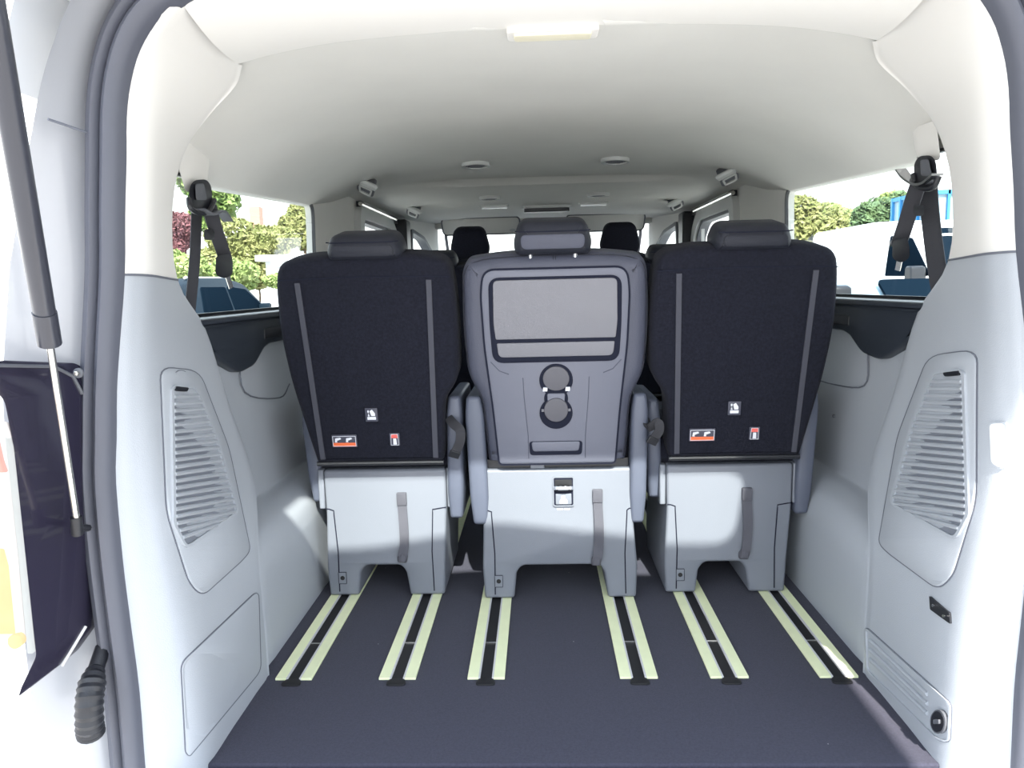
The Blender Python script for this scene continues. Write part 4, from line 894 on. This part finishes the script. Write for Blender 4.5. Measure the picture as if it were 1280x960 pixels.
vehicle('parked_car', 'red car with white roof panel behind the bonnet of the white van', 'car', (8.75, 18.0, GZ), pi,
        [(0, .30), (3.9, .30), (3.9, .75), (3.6, .95), (3.2, 1.05), (.1, 1.1)], [(.1, 1.0), (3.3, 1.0), (2.7, 1.55), (2.3, 1.62), (.9, 1.62), (.2, 1.5)], .85, 'redp',
        [([(.6, 1.1), (1.7, 1.1), (1.7, 1.5), (.7, 1.5)], 'rear'), ([(1.78, 1.1), (3.0, 1.1), (2.6, 1.46), (1.78, 1.5)], 'front')], (.8, 3.1), inward=.18, extra=redx)
# buildings
t = thing('low_building', (-9, 20.5, GZ), 'long low pale building in front of the hedge seen through the left window', 'building')
bx0 = at(330, 300, Y=19.8).x; bx1 = at(400, 300, Y=19.8).x
mk('building_wall', box(bx0, bx1+2, 19.8, 22.3, GZ, 1.68), 'render', t, smooth=0); mk('flat_roof', box(bx0-.2, bx1+2.2, 19.6, 22.4, 1.68, 1.84), 'vanwhite', t, smooth=0)
mk('window', box(bx0+.9, bx0+1.5, 19.77, 19.8, 1.05, 1.35), 'carglass', t, smooth=0)
t = thing('house', (-18.5, 44, GZ), 'pale house with a white roof and red chimney above the left hedge', 'building')
hx0, hx1 = at(296, 260, Y=44).x, at(368, 260, Y=44).x
mk('house_wall', box(hx0, hx1, 44, 51, GZ, 3.7), 'render', t, smooth=0)
mk('roof', ([(hx0-.3, 43.6, 3.6), (hx1+.3, 43.6, 3.6), (hx1+.3, 51.4, 3.6), (hx0-.3, 51.4, 3.6), (hx0+.8, 47.5, 6.0), (hx1-.8, 47.5, 6.0)], [[0, 1, 5, 4], [2, 3, 4, 5], [1, 2, 5], [3, 0, 4], [0, 3, 2, 1]]), 'rooft', t, smooth=0)
mk('chimney', box(hx0+.5, hx0+1.1, 44.6, 45.2, 4.3, 5.9), 'brick', t, smooth=0)
p0 = at(389, 345, Y=14)
tag(mk('white_pole', tube([Vector((p0.x, 14, GZ)), Vector((p0.x, 14, 2.6))], .035, 10), 'vanwhite'), 'slim white pole near the front edge of the left window', 'pole')
# planting
random.seed(7)
def foliage(t, name, c, rad, n, size, m, seed):
    rnd = random.Random(seed); V, Fs = [], []
    lobes = [(Vector((rnd.uniform(-.6, .6)*rad[0], rnd.uniform(-.5, .5)*rad[1], rnd.uniform(-.55, .6)*rad[2])), rnd.uniform(.35, .6)) for _ in range(9)]+[(Vector((0, 0, 0)), .75)]
    for i in range(n):
        l, k = lobes[i % len(lobes)]
        d = Vector((rnd.gauss(0, 1), rnd.gauss(0, 1), rnd.gauss(0, 1))).normalized()*rnd.uniform(.75, 1.05)
        p = Vector(c)+l+Vector((d.x*rad[0]*k, d.y*rad[1]*k, d.z*rad[2]*k))
        a = Vector((rnd.gauss(0, 1), rnd.gauss(0, 1), rnd.gauss(0, 1))).normalized(); b = a.orthogonal().normalized()
        s = size*rnd.uniform(.6, 1.3); q = len(V)
        V += [p+a*s, p+b*s*.5, p-a*s, p-b*s*.5]; Fs.append([q, q+1, q+2, q+3])
    return mk(name, (V, Fs), m, t, smooth=0)
def tree(kind, label, cat, px, py, Y, wpx, hpx, m, seed, size=.16, n=5000, group=None):
    c = at(px, py, Y=Y); k = Y/F; rx, rz_ = wpx/2*k, hpx/2*k
    t = thing(kind, (c.x, Y, GZ), label, cat, group)
    mk('trunk' if kind == 'tree' else 'stem', tube([Vector((c.x, Y, GZ)), Vector((c.x+.1, Y, (GZ+c.z)/2)), Vector((c.x, Y, c.z+rz_*.3))], max(.08, rx*.07) if kind == 'tree' else .035, 8, scale=[1.3, 1, .5]), 'bark', t)
    foliage(t, 'foliage', c, (rx, max(rx*.7, .8), rz_), n, size, m, seed)
    return t
g = 'trees and shrubs beyond the windows'
tree('tree', 'tall green tree at the upper rear corner of the left window', 'tree', 268, 242, 26, 84, 100, 'leaf_green', 1, .12, 9000, g)
tree('tree', 'olive green tree at the front end of the left window', 'tree', 378, 285, 34, 56, 70, 'leaf_olive', 2, .13, 8000, g)
tree('shrub', 'purple-red shrub behind the left seat belt', 'shrub', 216, 294, 20.5, 56, 66, 'leaf_red', 3, .07, 9000, g)
tree('shrub', 'yellow-green bush below the purple-red shrub', 'shrub', 228, 342, 17.5, 62, 62, 'leaf_lime', 4, .06, 9000, g)
tree('hedge', 'olive hedge behind the dark blue car', 'hedge', 318, 318, 25, 118, 76, 'leaf_olive', 5, .09, 16000, g)
tree('shrub', 'small bright bush in front of the low pale building', 'shrub', 352, 352, 16.5, 36, 24, 'leaf_lime', 6, .05, 5000, g)
tree('shrub', 'low green bush between the hedge and the dark blue car', 'shrub', 300, 348, 17.2, 56, 44, 'leaf_lime', 16, .06, 7000, g)
tree('tree', 'leafy green tree behind the white van at the rear half of the window', 'tree', 1095, 285, 24, 66, 95, 'leaf_dark', 7, .11, 11000, g)
tree('tree', 'olive tree at the front end of the right window', 'tree', 1025, 282, 34, 110, 70, 'leaf_olive', 8, .14, 10000, g)
tree('tree', 'yellow-green tree behind the blue cage trailer', 'tree', 1150, 275, 34, 110, 80, 'leaf_lime', 9, .15, 10000, g)
tree('tree', 'low olive tree directly above the white van roof', 'tree', 1060, 285, 38, 110, 60, 'leaf_lime', 10, .16, 9000, g)
